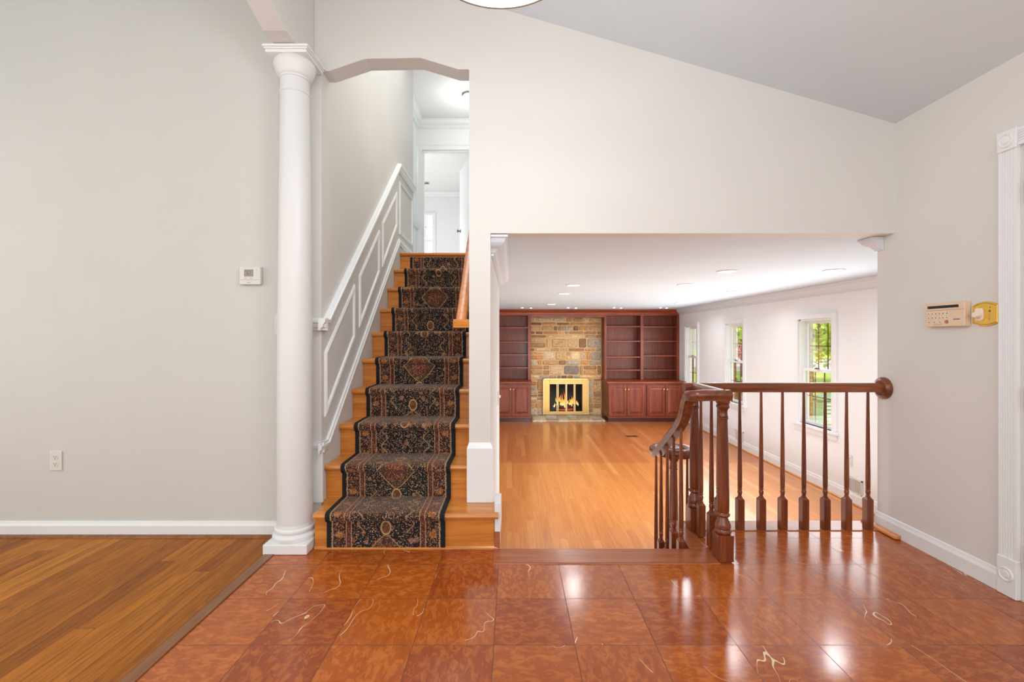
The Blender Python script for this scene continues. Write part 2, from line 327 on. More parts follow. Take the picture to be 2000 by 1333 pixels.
# ------------------------------------------------------------------ mesh builder
class MB:
    def __init__(s): s.v = []; s.f = []; s.uv = {}; s.col = None
    def add(s, verts, faces):
        o = len(s.v); s.v += [tuple(p) for p in verts]; s.f += [tuple(i + o for i in f) for f in faces]; return s
    def box(s, x0, x1, y0, y1, z0, z1):
        x0, x1 = sorted((x0, x1)); y0, y1 = sorted((y0, y1)); z0, z1 = sorted((z0, z1))
        return s.add([(x0, y0, z0), (x1, y0, z0), (x1, y1, z0), (x0, y1, z0), (x0, y0, z1), (x1, y0, z1), (x1, y1, z1), (x0, y1, z1)],
                     [(0, 3, 2, 1), (4, 5, 6, 7), (0, 1, 5, 4), (1, 2, 6, 5), (2, 3, 7, 6), (3, 0, 4, 7)])
    def prism(s, poly, fn, a, b):
        """poly: list of 2-D points; fn(p, q, t) -> 3-D; extruded from t=a to t=b"""
        n = len(poly)
        return s.add([fn(p, q, a) for p, q in poly] + [fn(p, q, b) for p, q in poly],
                     [tuple(range(n - 1, -1, -1)), tuple(range(n, 2 * n))] + [(i, (i + 1) % n, n + (i + 1) % n, n + i) for i in range(n)])
    def lathe(s, prof, cx, cy, seg=24, z0=0.0, cap=True):
        n = len(prof); vs = []
        for r, z in prof:
            for k in range(seg):
                a = 2 * PI * k / seg; vs.append((cx + r * math.cos(a), cy + r * math.sin(a), z0 + z))
        fs = [(i * seg + k, i * seg + (k + 1) % seg, (i + 1) * seg + (k + 1) % seg, (i + 1) * seg + k) for i in range(n - 1) for k in range(seg)]
        if cap: fs += [tuple(range(seg - 1, -1, -1)), tuple((n - 1) * seg + k for k in range(seg))]
        return s.add(vs, fs)
    def disc(s, c, axis, r, h, seg=24, prof=None):
        """short turned piece along an axis vector starting at c"""
        ax = Vector(axis).normalized(); up = Vector((0, 0, 1)) if abs(ax.z) < 0.9 else Vector((0, 1, 0))
        u = ax.cross(up).normalized(); w = ax.cross(u)
        prof = prof or [(r, 0), (r, h)]; n = len(prof); vs = []
        for rr, t in prof:
            for k in range(seg):
                a = 2 * PI * k / seg; vs.append(Vector(c) + ax * t + u * (rr * math.cos(a)) + w * (rr * math.sin(a)))
        fs = [(i * seg + k, i * seg + (k + 1) % seg, (i + 1) * seg + (k + 1) % seg, (i + 1) * seg + k) for i in range(n - 1) for k in range(seg)]
        fs += [tuple(range(seg - 1, -1, -1)), tuple((n - 1) * seg + k for k in range(seg))]
        return s.add(vs, fs)
    def sweep(s, path, sec):
        """3-D path, section (side, up) closed; side is horizontal"""
        n = len(path); m = len(sec); vs = []
        for i, p in enumerate(path):
            p = Vector(p)
            t = (Vector(path[min(i + 1, n - 1)]) - Vector(path[max(i - 1, 0)])).normalized()
            sd = t.cross(Vector((0, 0, 1))).normalized(); up = sd.cross(t)
            for a, b in sec: vs.append(p + sd * a + up * b)
        fs = [(i * m + k, i * m + (k + 1) % m, (i + 1) * m + (k + 1) % m, (i + 1) * m + k) for i in range(n - 1) for k in range(m)]
        fs += [tuple(range(m - 1, -1, -1)), tuple((n - 1) * m + k for k in range(m))]
        return s.add(vs, fs)
    def molding(s, path, sec, fn, closed=False):
        """planar mitred moulding: 2-D path, section (offset to the left of travel, height); fn(a, b, h) -> 3-D"""
        n = len(path); m = len(sec); vs = []
        P = [Vector(p) for p in path]
        def nrm(a, b): d = (b - a).normalized(); return Vector((-d.y, d.x))
        for i in range(n):
            if closed: n1, n2 = nrm(P[i - 1], P[i]), nrm(P[i], P[(i + 1) % n])
            else:
                n1 = nrm(P[i - 1], P[i]) if i else nrm(P[0], P[1]); n2 = nrm(P[i], P[i + 1]) if i < n - 1 else n1
            mt = (n1 + n2); mt = mt / (1 + n1.dot(n2))
            for o, h in sec:
                q = P[i] + mt * o; vs.append(fn(q.x, q.y, h))
        R = n if closed else n - 1
        fs = [(i * m + k, i * m + (k + 1) % m, ((i + 1) % n) * m + (k + 1) % m, ((i + 1) % n) * m + k) for i in range(R) for k in range(m)]
        if not closed: fs += [tuple(range(m - 1, -1, -1)), tuple((n - 1) * m + k for k in range(m))]
        return s.add(vs, fs)
    def build(s, name, mat, parent=None, smooth=None, bevel=0.0, seg=2):
        root = parent
        while root is not None and root.parent: root = root.parent
        off = Vector(root.location) if root is not None else Vector((0, 0, 0))
        me = bpy.data.meshes.new(name)
        me.from_pydata([tuple(Vector(p) - off) for p in s.v], [], s.f)
        bm = bmesh.new(); bm.from_mesh(me)
        bmesh.ops.recalc_face_normals(bm, faces=bm.faces)
        big = [f for f in bm.faces if len(f.verts) > 4]
        if s.col is None and not s.uv: bmesh.ops.triangulate(bm, faces=[f for f in big if len(f.verts) > 8 and False])
        bm.to_mesh(me); bm.free()
        if s.uv:
            ul = me.uv_layers.new(name='UVMap')
            for lp in me.loops: ul.data[lp.index].uv = s.uv[lp.vertex_index]
        if s.col:
            ca = me.color_attributes.new('Col', 'FLOAT_COLOR', 'POINT')
            for i, c in enumerate(s.col): ca.data[i].color = c
        me.materials.append(mat)
        o = bpy.data.objects.new(name, me); C.objects.link(o)
        if parent is not None: o.parent = parent
        if bevel:
            b = o.modifiers.new('bevel', 'BEVEL'); b.width = bevel; b.segments = seg; b.limit_method = 'ANGLE'; b.angle_limit = 0.6
        if smooth is not None:
            for p in me.polygons: p.use_smooth = True
            try: me.set_sharp_from_angle(angle=math.radians(smooth))
            except Exception: pass
        return o

def thing(name, label, cat, loc=(0, 0, 0), group=None):
    o = bpy.data.objects.new(name, None); C.objects.link(o); o.location = loc; o.empty_display_size = 0.1
    o['label'] = label; o['category'] = cat
    if group: o['group'] = group
    return o
def tag(o, label, cat, group=None):
    o['label'] = label; o['category'] = cat
    if group: o['group'] = group
    return o
def struct(o, label=None, cat=None):
    o['kind'] = 'structure'
    if label: o['label'] = label
    if cat: o['category'] = cat
    return o
def sroot(name, label, cat, loc=(0, 0, 0)):
    return struct(thing(name, label, cat, loc))
def dup(root, loc, label=None):
    r = root.copy(); C.objects.link(r); r.location = loc
    if label: r['label'] = label
    for ch in list(root.children):
        c = ch.copy(); C.objects.link(c); c.parent = r
        for g in ch.children:
            d = g.copy(); C.objects.link(d); d.parent = c
    return r

XZ = lambda a, b, t: (a, t, b)      # outline in x,z extruded along y
YZ = lambda a, b, t: (t, a, b)      # outline in y,z extruded along x
XY = lambda a, b, t: (a, b, t)      # outline in x,y extruded along z

# ------------------------------------------------------------------ key dimensions (metres)
YW = 2.66; YB = 2.78                 # stair wall / header: front and back face
XL = -1.113                          # left face of the stairwell
XR = -0.251; XR2 = -0.126            # wall between stair and living room
XF = 2.24                            # foyer right wall
XV = 3.66                            # living room window wall
ZV = -0.626; ZC = 1.769              # living floor / ceiling
ZU = 2.0; ZH = 4.437                 # upper landing / its ceiling
YE = 10.33                           # living end wall
def vault(x): return 2.41 + 0.292 * (XF - x)

# ------------------------------------------------------------------ floors
mb = MB().prism([(-1.267, -1.6), (XF, -1.6), (XF, 2.72), (1.07, 2.72), (1.07, 2.33), (-0.1, 2.33), (-0.1, 2.5), (-0.9, 2.66), (-1.267, 2.66)], XY, -0.62, 0.0)
struct(mb.build('floor', M['tile']), 'polished red-brown marble tile floor of the foyer', 'floor')
mb = MB().box(-4.2, -1.32, -1.6, YW, -0.2, 0.0)
struct(mb.build('floor_left', M['oak_l']), 'brown oak plank floor left of the marble tiles', 'floor')
mb = MB().box(-2.8, XV + 0.1, 2.48, 6.47, ZV - 0.1, ZV)
struct(mb.build('floor_living', M['oak_v']), 'orange oak plank floor of the sunken living room, near part', 'floor')
mb = MB().box(-2.8, XV + 0.1, 6.47, YE + 0.1, ZV - 0.1, ZV)
M['oak_w'] = planks('red_oak_planks', [(0, (182, 102, 48)), (0.35, (198, 118, 58)), (0.7, (188, 108, 52)), (1, (210, 134, 72))], 0.07, 1.2, 0.28, (138, 72, 30), 0.55, 0.3)
fv = struct(mb.build('floor_living_back', M['oak_w']), 'orange oak plank floor in front of the fireplace wall', 'floor')
mb = MB().box(-1.32, -1.267, -1.6, 2.45, -0.02, 0.006)
struct(mb.build('trim_1', M['strip'], bevel=0.003), 'brown wood strip between oak floor and marble tile', 'floor trim')
# threshold and nosing boards
t = thing('threshold_board', 'brown wood edge board along the drop to the living room', 'threshold', (0.45, 2.4, 0))
mb = MB().box(-0.1, 1.069, 2.325, 2.49, -0.02, 0.006); mb.build('front_board', M['thresh'], t, bevel=0.006)
mb = MB().box(0.975, 1.075, 2.491, 2.87, -0.02, 0.005); mb.build('side_board', M['thresh'], t, bevel=0.004)
mb = MB().box(1.075, XF - 0.02, 2.722, 2.87, -0.03, 0.005); mb.build('rail_board', M['thresh'], t, bevel=0.005)
# lower steps
mb = MB()
t = thing('lower_staircase', 'short oak flight going down from the foyer to the living room', 'staircase', (0.45, 2.8, ZV))
for k in range(3):
    y0 = 2.482 + 0.226 * k; z = -0.1565 * (k + 1); x1 = 0.97 if k < 2 else 1.27
    MB().box(-0.12, x1, y0 - 0.0, y0 + 0.25, z - 0.03, z).build('tread', M['tread'], t, bevel=0.008)
    MB().box(-0.12, x1 - 0.02, y0 + 0.205, y0 + 0.224, ZV, z - 0.03).build('riser', M['riser'], t)
struct(MB().box(0.985, XF, 2.722, 2.86, -0.62, -0.03).build('wall_landing', M['trim']), 'white face under the foyer edge', 'wall')
struct(MB().box(-0.126, 0.97, 2.46, 2.478, ZV, -0.02).build('trim_2', M['riser']), 'first riser under the threshold board', 'stair riser')

# ------------------------------------------------------------------ walls
struct(MB().prism([(-4.2, -0.1), (-1.215, -0.1), (-1.215, 3.6), (-4.2, 3.6)], XZ, YW, YB).build('wall_left', M['wall_left']), 'plain wall in dimmer light left of the column', 'wall')
arch = [(X(628, YW), Z(138.7, YW)), (X(642.8, YW), Z(138.7, YW)), (X(713.7, YW), Z(114.8, YW)), (X(821.4, YW), Z(113, YW)), (X(895, YW), Z(135.5, YW)), (XR, Z(135.5, YW))]
outl = [(-1.215, -0.1), (XL, -0.1)] + [(XL, arch[0][1])] + arch[1:] + [(XR, 0.202), (XR2, 0.202), (XR2, ZC), (XF, ZC), (XF, vault(XF)), (-1.215, vault(-1.215))]
struct(MB().prism(outl, XZ, YW, YB).build('wall_front', M['wall']), 'warm grey wall with angular arch over the stair and wide opening to the living room', 'wall')
# beam over the column, with the same angular arch
bo = [(2.655, 2.732), (2.33, 2.732), (1.9, 2.87), (0.9, 2.87), (0.47, 2.732), (0.14, 2.732), (0.14, 3.42), (2.655, 3.42)]
struct(MB().prism(bo, YZ, -1.274, -1.156).build('ceiling_beam', M['wall']), 'white beam over the column with angled soffit', 'beam')
# stairwell walls
struct(MB().box(-1.30, XL, YB, 5.13, -0.1, ZH).build('wall_stair_left', M['wall_stair']), 'stairwell wall with white chair rail and panel mouldings', 'wall')
struct(MB().prism([(YB, ZV), (4.50, ZV), (4.50, ZC + 0.21), (5.1, ZC + 0.21), (5.1, 4.3), (YB, 4.3)], YZ, XR, XR2).build('wall_stair_right', M['wall']), 'white wall between staircase and living room', 'wall')
struct(MB().box(XR2 - 0.12, XR2, 2.51, YB, ZV, -0.005).build('wall_stair_base', M['wall']), 'wall face beside the lower steps', 'wall')
struct(MB().box(-1.9, XR - 0.01, 4.60, 4.68, ZV, ZC - 0.005).build('wall_understair', M['wall_living']), 'wall closing the space under the staircase', 'wall')
# right foyer wall with door hole (y 1.07-1.995)
mb = MB(); mb.box(XF, XF + 0.12, 1.995, 2.79, -0.1, 2.41); mb.box(XF, XF + 0.12, -1.6, 1.07, -0.1, 2.41); mb.box(XF, XF + 0.12, 1.07, 1.995, 2.005, 2.41)
struct(mb.build('wall_right', M['wall']), 'warm grey foyer wall beside the front door', 'wall')
struct(MB().box(XF + 0.12, XV + 0.1, 2.67, 2.79, ZV, ZC).build('wall_living_front', M['wall_living']), 'living room wall behind the foyer wall', 'wall')
struct(MB().box(XF, XF + 0.12, 2.68, 2.79, ZV, -0.1).build('wall_right_base', M['wall_living']), 'lower end of the foyer wall', 'wall')
struct(MB().box(-2.8, 0.79, YE, YE + 0.12, ZV, ZC).box(1.63, XV + 0.1, YE, YE + 0.12, ZV, ZC).box(0.79, 1.63, YE, YE + 0.12, 0.195, ZC).box(0.79, 1.63, YE, YE + 0.12, ZV, ZV + 0.06).build('wall_fireplace', M['wall_living']), 'living room end wall behind the bookcases', 'wall')
struct(MB().box(-2.9, -2.8, 4.4, YE + 0.1, ZV, ZC).build('wall_living_left', M['wall_living']), 'hidden far left wall of the living room', 'wall')
struct(MB().box(-4.3, XF + 0.12, -1.72, -1.6, -0.1, 3.7).build('wall_back', M['wall']), 'foyer wall behind the viewer', 'wall')
struct(MB().box(-4.32, -4.2, -1.6, YB, -0.1, 3.7).build('wall_side_left', M['wall_left']), 'far left wall of the side room', 'wall')
# ceilings
struct(MB().prism([(XF + 0.12, vault(XF + 0.12)), (-1.9, vault(-1.9)), (-4.2, vault(-1.9)), (-4.2, vault(-1.9) + 0.1), (-1.9, vault(-1.9) + 0.1), (XF + 0.12, vault(XF + 0.12) + 0.1)], XZ, -1.6, YW).build('ceiling', M['ceil_foyer']), 'sloping pale grey vaulted foyer ceiling', 'ceiling')
struct(MB().prism([(XR2, YB), (XV + 0.1, YB), (XV + 0.1, YE), (-2.8, YE), (-2.8, 4.6), (XR2, 4.6)], XY, ZC, ZC + 0.2).build('ceiling_living', M['ceil']), 'flat white living room ceiling with recessed lights', 'ceiling')
struct(MB().box(-1.6, 1.6, YB, 6.9, ZH, ZH + 0.1).build('ceiling_hall', M['wall_living']), 'white upstairs hall ceiling', 'ceiling')
struct(MB().box(-3.6, 1.6, 6.98, 10.29, ZH, ZH + 0.1).build('ceiling_bedroom', M['wall_living']), 'white ceiling of the room beyond the upstairs door', 'ceiling')
# upstairs
struct(MB().prism([(-1.436, 4.535), (1.6, 4.535), (1.6, 6.9), (-1.436, 6.9)], XY, ZU - 0.03, ZU).build('floor_hall', M['carpet']), 'upstairs hall floor', 'floor')
struct(MB().box(-3.6, 1.6, 6.9, 10.29, ZU - 0.03, ZU - 0.001).build('floor_bedroom', M['carpet']), 'floor of the room beyond the upstairs door', 'floor')
struct(MB().box(-1.55, -1.436, 5.13, 6.9, ZU, ZH).build('wall_hall_left', M['wall_living']), 'upstairs hall wall', 'wall')
mb = MB(); mb.box(-1.55, -1.358, 6.9, 6.98, ZU, ZH); mb.box(-0.55, 1.6, 6.9, 6.98, ZU, ZH); mb.box(-1.358, -0.55, 6.9, 6.98, 3.994, ZH)
struct(mb.build('wall_hall_back', M['wall_living']), 'upstairs hall wall with a doorway', 'wall')
struct(MB().box(1.5, 1.6, YB, 6.9, ZU, ZH).build('wall_hall_right', M['wall_living']), 'hidden right wall of the upstairs hall', 'wall')
wy = 10.29
mb = MB(); mb.box(-3.6, -2.36, wy, wy + 0.1, ZU, ZH); mb.box(-1.72, 1.6, wy, wy + 0.1, ZU, ZH); mb.box(-2.36, -1.72, wy, wy + 0.1, ZU, 2.7); mb.box(-2.36, -1.72, wy, wy + 0.1, 3.98, ZH)
struct(mb.build('wall_bedroom_back', M['wall_living']), 'far wall of the upstairs room with a window', 'wall')
struct(MB().box(-3.7, -3.6, 6.98, wy, ZU, ZH).build('wall_bedroom_left', M['wall_living']), 'left wall of the upstairs room', 'wall')
struct(MB().box(1.5, 1.6, 6.98, wy, ZU, ZH).build('wall_bedroom_right', M['wall_living']), 'right wall of the upstairs room', 'wall')

# ------------------------------------------------------------------ window wall of the living room
wins = [(5.19, 5.80), (7.19, 7.78), (8.98, 9.58)]
WZ0, WZ1, WZM = 0.085, 1.385, 0.755
def wall_holes(x0, x1, name, mat, ya, yb, za, zb, g=0.0):
    mb = MB(); y = ya
    for a, b in wins:
        mb.box(x0, x1, y, a - g, za, zb); mb.box(x0, x1, a - g, b + g, za, WZ0 - g); mb.box(x0, x1, a - g, b + g, WZ1 + g, zb); y = b + g
    mb.box(x0, x1, y, yb, za, zb); return mb.build(name, mat)
struct(wall_holes(XV, XV + 0.12, 'wall_windows', M['wall_living'], 2.79, YE, ZV, ZC), 'off-white living room wall with three windows', 'wall')
struct(wall_holes(XV + 0.125, XV + 0.168, 'wall_brick', M['brick'], 2.6, YE + 0.1, ZV - 0.3, ZC + 0.3, -0.01), 'tan brick outer face around the windows', 'wall')
cas = [(0, 0), (0, 0.022), (0.05, 0.026), (0.062, 0.018), (0.075, 0.018), (0.075, 0)]
wlab = ['window nearest the railing with green trees outside', 'middle window of the three in the living room', 'far narrow-looking window beside the bookcase']
for i, (a, b) in enumerate(wins):
    w = sroot('window_%d' % (i + 1), wlab[i], 'window', (XV, (a + b) / 2, WZ0))
    fn = lambda p, q, h: (XV - h, p, q)
    MB().molding([(a, WZ0), (a, WZ1), (b, WZ1), (b, WZ0)], cas, fn).build('casing', M['trim'], w)
    mb = MB(); mb.box(XV - 0.045, XV + 0.10, a - 0.10, b + 0.10, WZ0 - 0.03, WZ0); mb.build('sill', M['trim'], w, bevel=0.005)
    MB().box(XV - 0.02, XV - 0.001, a - 0.075, b + 0.075, WZ0 - 0.095, WZ0 - 0.031).build('apron', M['trim'], w, bevel=0.004)
    mb = MB(); mb.box(XV + 0.001, XV + 0.118, a, a + 0.02, WZ0, WZ1); mb.box(XV + 0.001, XV + 0.118, b - 0.02, b, WZ0, WZ1); mb.box(XV + 0.001, XV + 0.118, a, b, WZ1 - 0.02, WZ1)
    mb.build('jamb', M['trim'], w)
    for nm, x0, z0, z1 in (('upper_sash', XV + 0.075, WZM - 0.02, WZ1 - 0.02), ('lower_sash', XV + 0.035, WZ0, WZM + 0.02)):
        A, B, st = a + 0.02, b - 0.02, 0.035
        mb = MB(); mb.box(x0, x0 + 0.035, A, A + st, z0, z1); mb.box(x0, x0 + 0.035, B - st, B, z0, z1)
        mb.box(x0, x0 + 0.035, A + st, B - st, z0, z0 + 0.04); mb.box(x0, x0 + 0.035, A + st, B - st, z1 - 0.035, z1)
        sa = mb.build(nm, M['trim'], w)
        mb = MB(); ga, gb, gz0, gz1 = A + st, B - st, z0 + 0.04, z1 - 0.035; xm = x0 + 0.02
        for k in (1, 2):
            yy = ga + (gb - ga) * k / 3; mb.box(xm, xm + 0.006, yy - 0.006, yy + 0.006, gz0, gz1)
        zz = (gz0 + gz1) / 2; mb.box(xm, xm + 0.006, ga, gb, zz - 0.006, zz + 0.006)
        mb.box(xm, xm + 0.006, ga, ga + 0.006, gz0, gz1); mb.box(xm, xm + 0.006, gb - 0.006, gb, gz0, gz1)
        mb.build('muntins', M['muntin'], sa)
        MB().add([(x0 + 0.017, ga, gz0), (x0 + 0.017, gb, gz0), (x0 + 0.017, gb, gz1), (x0 + 0.017, ga, gz1)], [(0, 1, 2, 3)]).build('pane', M['glass'], sa)
    MB().box(XV + 0.01, XV + 0.035, (a + b) / 2 - 0.03, (a + b) / 2 + 0.03, WZM + 0.02, WZM + 0.035).build('latch', M['bronze'], w, bevel=0.004)

# ------------------------------------------------------------------ crowns, baseboards
crown = [(0, 0), (0.10, 0), (0.10, -0.014), (0.088, -0.020), (0.078, -0.042), (0.060, -0.060), (0.040, -0.070), (0.030, -0.080), (0.022, -0.095), (0.014, -0.098), (0.014, -0.112), (0, -0.115)]
M['crown'] = paint('cool_white_trim_paint', (216, 222, 228), 0.45, 0.0)
def crown_run(name, path, z, label, mat='crown', k=1.0):
    o = MB().molding(path, [(a * k, b * k) for a, b in crown], lambda a, b, h: (a, b, z + h)).build(name, M[mat])
    return struct(o, label, 'crown moulding')
crown_run('trim_3', [(XV - 0.001, 2.80), (XV - 0.001, 9.96)], ZC - 0.001, 'white crown moulding above the living room windows')
crown_run('trim_4', [(XR2 - 0.10, 4.502), (XR2 + 0.001, 4.502), (XR2 + 0.001, 2.775), (XR2 - 0.02, 2.775)], ZC - 0.002, 'white crown moulding end at the left of the living room opening')
crown_run('trim_5', [(XF - 0.001, 2.74), (XF - 0.001, 2.791), (XF + 0.1, 2.791)], ZC - 0.002, 'white crown moulding end at the right of the living room opening', k=0.7)
crown_run('trim_6', [(-1.435, 6.899), (-1.435, 5.13)], ZH - 0.001, 'upstairs hall side crown moulding', 'trim')
crown_run('trim_7', [(1.5, 6.899), (-1.436, 6.899)], ZH - 0.001, 'upstairs hall crown moulding above the doorway', 'trim')
crown_run('trim_8', [(1.5, 10.289), (-3.6, 10.289)], ZH - 0.001, 'crown moulding in the room beyond the upstairs door', 'trim')
base = [(0, 0), (0.016, 0), (0.016, 0.06), (0.010, 0.072), (0.007, 0.082), (0, 0.085)]
def base_run(name, path, z, k=1.0, label=''):
    o = MB().molding(path, [(a, b * k) for a, b in base], lambda a, b, h: (a, b, z + h)).build(name, M['trim'])
    return struct(o, label, 'baseboard')
base_run('baseboard_left', [(-1.13, YW - 0.001), (-4.2, YW - 0.001)], 0.004, 1.0, 'white baseboard along the left wall')
base_run('baseboard_right', [(XF - 0.001, 2.083), (XF - 0.001, 2.79)], 0.001, 1.15, 'white baseboard on the foyer right wall')
base_run('baseboard_living', [(XV - 0.001, 2.80), (XV - 0.001, 9.58)], ZV + 0.001, 1.6, 'white baseboard under the living room windows')
shoe = [(0, 0), (0.014, 0), (0.012, 0.009), (0.006, 0.014), (0, 0.016)]
o = MB().molding([(-1.36, YW - 0.018), (-4.2, YW - 0.018)], [(a * 1.3, b * 0.9) for a, b in shoe], lambda a, b, h: (a, b, 0.001 + h)).build('trim_9', M['strip']); struct(o, 'brown wood shoe moulding along the left wall', 'shoe moulding')
o = MB().molding([(XV - 0.018, 2.80), (XV - 0.018, 9.58)], shoe, lambda a, b, h: (a, b, ZV + 0.001 + h)).build('trim_10', M['riser']); struct(o, 'orange wood shoe moulding under the windows', 'shoe moulding')
o = MB().molding([(XF - 0.02, 2.60), (XF - 0.02, 2.86)], [(a * 2.2, b * 1.2) for a, b in shoe], lambda a, b, h: (a, b, 0.006 + h)).build('trim_11', M['rail_oak']); struct(o, 'short orange wood moulding at the end of the foyer baseboard', 'shoe moulding')

# ------------------------------------------------------------------ stairwell left wall mouldings
def SW(a, b, h): return (XL + h, a, b)
def pw(px, py):
    Y = XL * F / (px - VX); return (Y, Z(py, Y))
rail_sec = [(-0.034, 0), (-0.034, 0.012), (-0.022, 0.014), (-0.016, 0.024), (0.004, 0.030), (0.012, 0.040), (0.030, 0.042), (0.036, 0.034), (0.036, 0)]
o = MB().molding([(2.61, 1.235), (2.70, 1.235), (4.44, 2.815), (5.128, 2.815)], rail_sec, SW)
o.molding([(-1.20, 1.235), (XL + 0.04, 1.235)], rail_sec, lambda a, b, h: (a, YW - h, b))
struct(o.build('trim_12', M['trim']), 'white chair rail climbing the stairwell wall', 'chair rail')
cap_sec = [(-0.030, 0), (-0.030, 0.010), (-0.012, 0.012), (-0.006, 0.020), (0.012, 0.022), (0.018, 0.016), (0.030, 0.014), (0.030, 0)]
o = MB().molding([(2.61, 0.52), (2.735, 0.52), (4.465, 2.095), (5.128, 2.095 - 0.03)], cap_sec, SW)
o.molding([(-1.20, 0.52), (XL + 0.02, 0.52)], cap_sec, lambda a, b, h: (a, YW - h, b))
o.box(-1.18, XL + 0.012, YW - 0.014, YW - 0.001, 0.2, 0.50)
struct(o.build('trim_13', M['trim']), 'white skirting cap following the staircase', 'skirting')
pan_sec = [(-0.013, 0), (-0.010, 0.012), (0.0, 0.015), (0.010, 0.009), (0.013, 0)]
pans = [[(635, 690), (691, 562.5), (689.5, 657), (635, 805)], [(701.5, 540), (739, 454.5), (739, 531), (702, 633)],
        [(746.5, 436.5), (773.5, 379.5), (773.5, 441), (747, 516)], [(780, 361.5), (804, 385.5), (804, 477), (780, 457.5)]]
plab = ['lowest slanted panel moulding on the stairwell wall', 'second slanted panel moulding up the stairwell wall', 'third slanted panel moulding up the stairwell wall', 'panel moulding at the stair landing']
for k, p in enumerate(pans):
    q = [pw(*c) for c in p]
    if k < 3:
        ya = (q[0][0] + q[3][0]) / 2; yb = (q[1][0] + q[2][0]) / 2
        q = [(ya, q[0][1]), (yb, q[1][1]), (yb, q[2][1]), (ya, q[3][1])]
    else:
        ya, yb = q[0][0], q[1][0]; zt, zb = (q[0][1] + q[1][1]) / 2, (q[2][1] + q[3][1]) / 2
        q = [(ya, zt), (yb, zt), (yb, zb), (ya, zb)]
    struct(MB().molding(q, pan_sec, SW, True).build('trim_%d' % (14 + k), M['trim']), plab[k], 'panel moulding')
# wall corner pilaster right of the stair (base block)
o = MB(); q0 = [(-0.262, YW - 0.022), (-0.112, YW - 0.022), (-0.112, 2.745), (-0.262, 2.745)]; q1 = [(-0.2515, YW - 0.002), (-0.1255, YW - 0.002), (-0.1255, 2.745), (-0.2515, 2.745)]
o.add([(a, b, 0.202) for a, b in q0] + [(a, b, 0.515) for a, b in q0] + [(a, b, 0.545) for a, b in q1],
      [(0, 3, 2, 1), (8, 9, 10, 11)] + [(i, (i + 1) % 4, 4 + (i + 1) % 4, 4 + i) for i in range(4)] + [(4 + i, 4 + (i + 1) % 4, 8 + (i + 1) % 4, 8 + i) for i in range(4)])
struct(o.build('trim_18', M['trim']), 'white base block on the wall end standing on the first step', 'base block')
mb = MB(); mb.box(-0.096, -0.062, 2.50, 2.66, 0.09, 0.25)
struct(mb.build('trim_19', M['trim'], bevel=0.004), 'white skirting end beside the first step', 'skirting')
mb = MB(); mb.box(-0.096, -0.066, 2.49, 2.66, 0.007, 0.089)
struct(mb.build('trim_20', M['thresh']), 'brown wood end piece beside the first step', 'skirting')

# ------------------------------------------------------------------ staircase up
R, T = 0.2, 0.226
st = thing('staircase', 'honey oak staircase climbing between column and wall', 'staircase', (-0.68, 2.5, 0))
def nose(y0, y1, z):
    r = 0.015
    return [(y0 + r, z - 0.032), (y0 + 0.004, z - 0.028), (y0, z - r - 0.002), (y0 + 0.003, z - 0.007), (y0 + 0.010, z - 0.001), (y0 + r, z), (y1, z), (y1, z - 0.032)]
for n in range(1, 11):
    yr = 2.5 + T * (n - 1); z = R * n
    x0, x1 = (XL + 0.002, XR - 0.002)
    if n == 1:
        MB().prism(nose(yr - 0.03, 2.655, z), YZ, -1.083, -0.075).prism([(2.655, z), (yr + T, z), (yr + T, z - 0.032), (2.655, z - 0.032)], YZ, x0, x1).build('tread', M['tread'], st)
        MB().box(-1.083, -0.098, yr, yr + 0.15, 0.001, z - 0.033).build('riser', M['riser'], st)
        MB().molding([(-1.083, yr), (-0.085, yr)], [(0, 0), (0, 0.016), (-0.006, 0.014), (-0.012, 0.008), (-0.014, 0)], lambda a, b, h: (a, b, h + 0.001)).build('shoe_moulding', M['tread'], st)
    else:
        y1 = yr + T if n < 10 else yr + 0.06
        MB().prism(nose(yr - 0.03, y1, z), YZ, x0, x1).build('tread', M['tread'], st)
        MB().box(x0, x1, yr, yr + 0.02, z - R + 0.001, z - 0.033).build('riser', M['riser'], st)
# runner: one strip of carpet laid over nosings
rn = thing('stair_runner', 'dark floral oriental carpet runner with black binding on the stairs', 'carpet runner', (-0.69, 2.5, 0.2))
def ribbon(xs, usel, lift):
    mb = MB(); v = 0.0; vs = []
    for i, (y, z) in enumerate(prof):
        if i: v += math.hypot(y - prof[i - 1][0], z - prof[i - 1][1])
        a = prof[max(0, i - 1)]; b = prof[min(len(prof) - 1, i + 1)]
        d = Vector((b[0] - a[0], b[1] - a[1])).normalized(); nn = Vector((-d.y, d.x))
        for x in xs: vs.append(((x, y + nn.x * lift, z + nn.y * lift), (x - usel, v)))
    m = len(xs)
    mb.v = [p for p, _ in vs]; mb.uv = {i: u for i, (_, u) in enumerate(vs)}
    mb.f = [(i * m + k, i * m + k + 1, (i + 1) * m + k + 1, (i + 1) * m + k) for i in range(len(prof) - 1) for k in range(m - 1)]
    return mb
cx = -0.689; hw = 0.323
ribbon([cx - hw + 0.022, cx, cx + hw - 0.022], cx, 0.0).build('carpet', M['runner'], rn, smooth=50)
for s in (-1, 1):
    xs = sorted([cx + s * hw, cx + s * (hw - 0.022)])
    mb = ribbon(xs, cx, 0.002)
    o2 = ribbon([xs[0] if s < 0 else xs[1]], cx, 0.002)
    base_v = [(x, y + 0.012, z - 0.011) for x, y, z in o2.v]
    k = len(mb.v); mb.v += o2.v + base_v; n_ = len(base_v)
    for i in range(2 * n_): mb.uv[k + i] = (0.32, 0)
    mb.f += [(k + i, k + i + 1, k + n_ + i + 1, k + n_ + i) for i in range(n_ - 1)]
    mb.build('binding', M['binding'], rn, smooth=50)
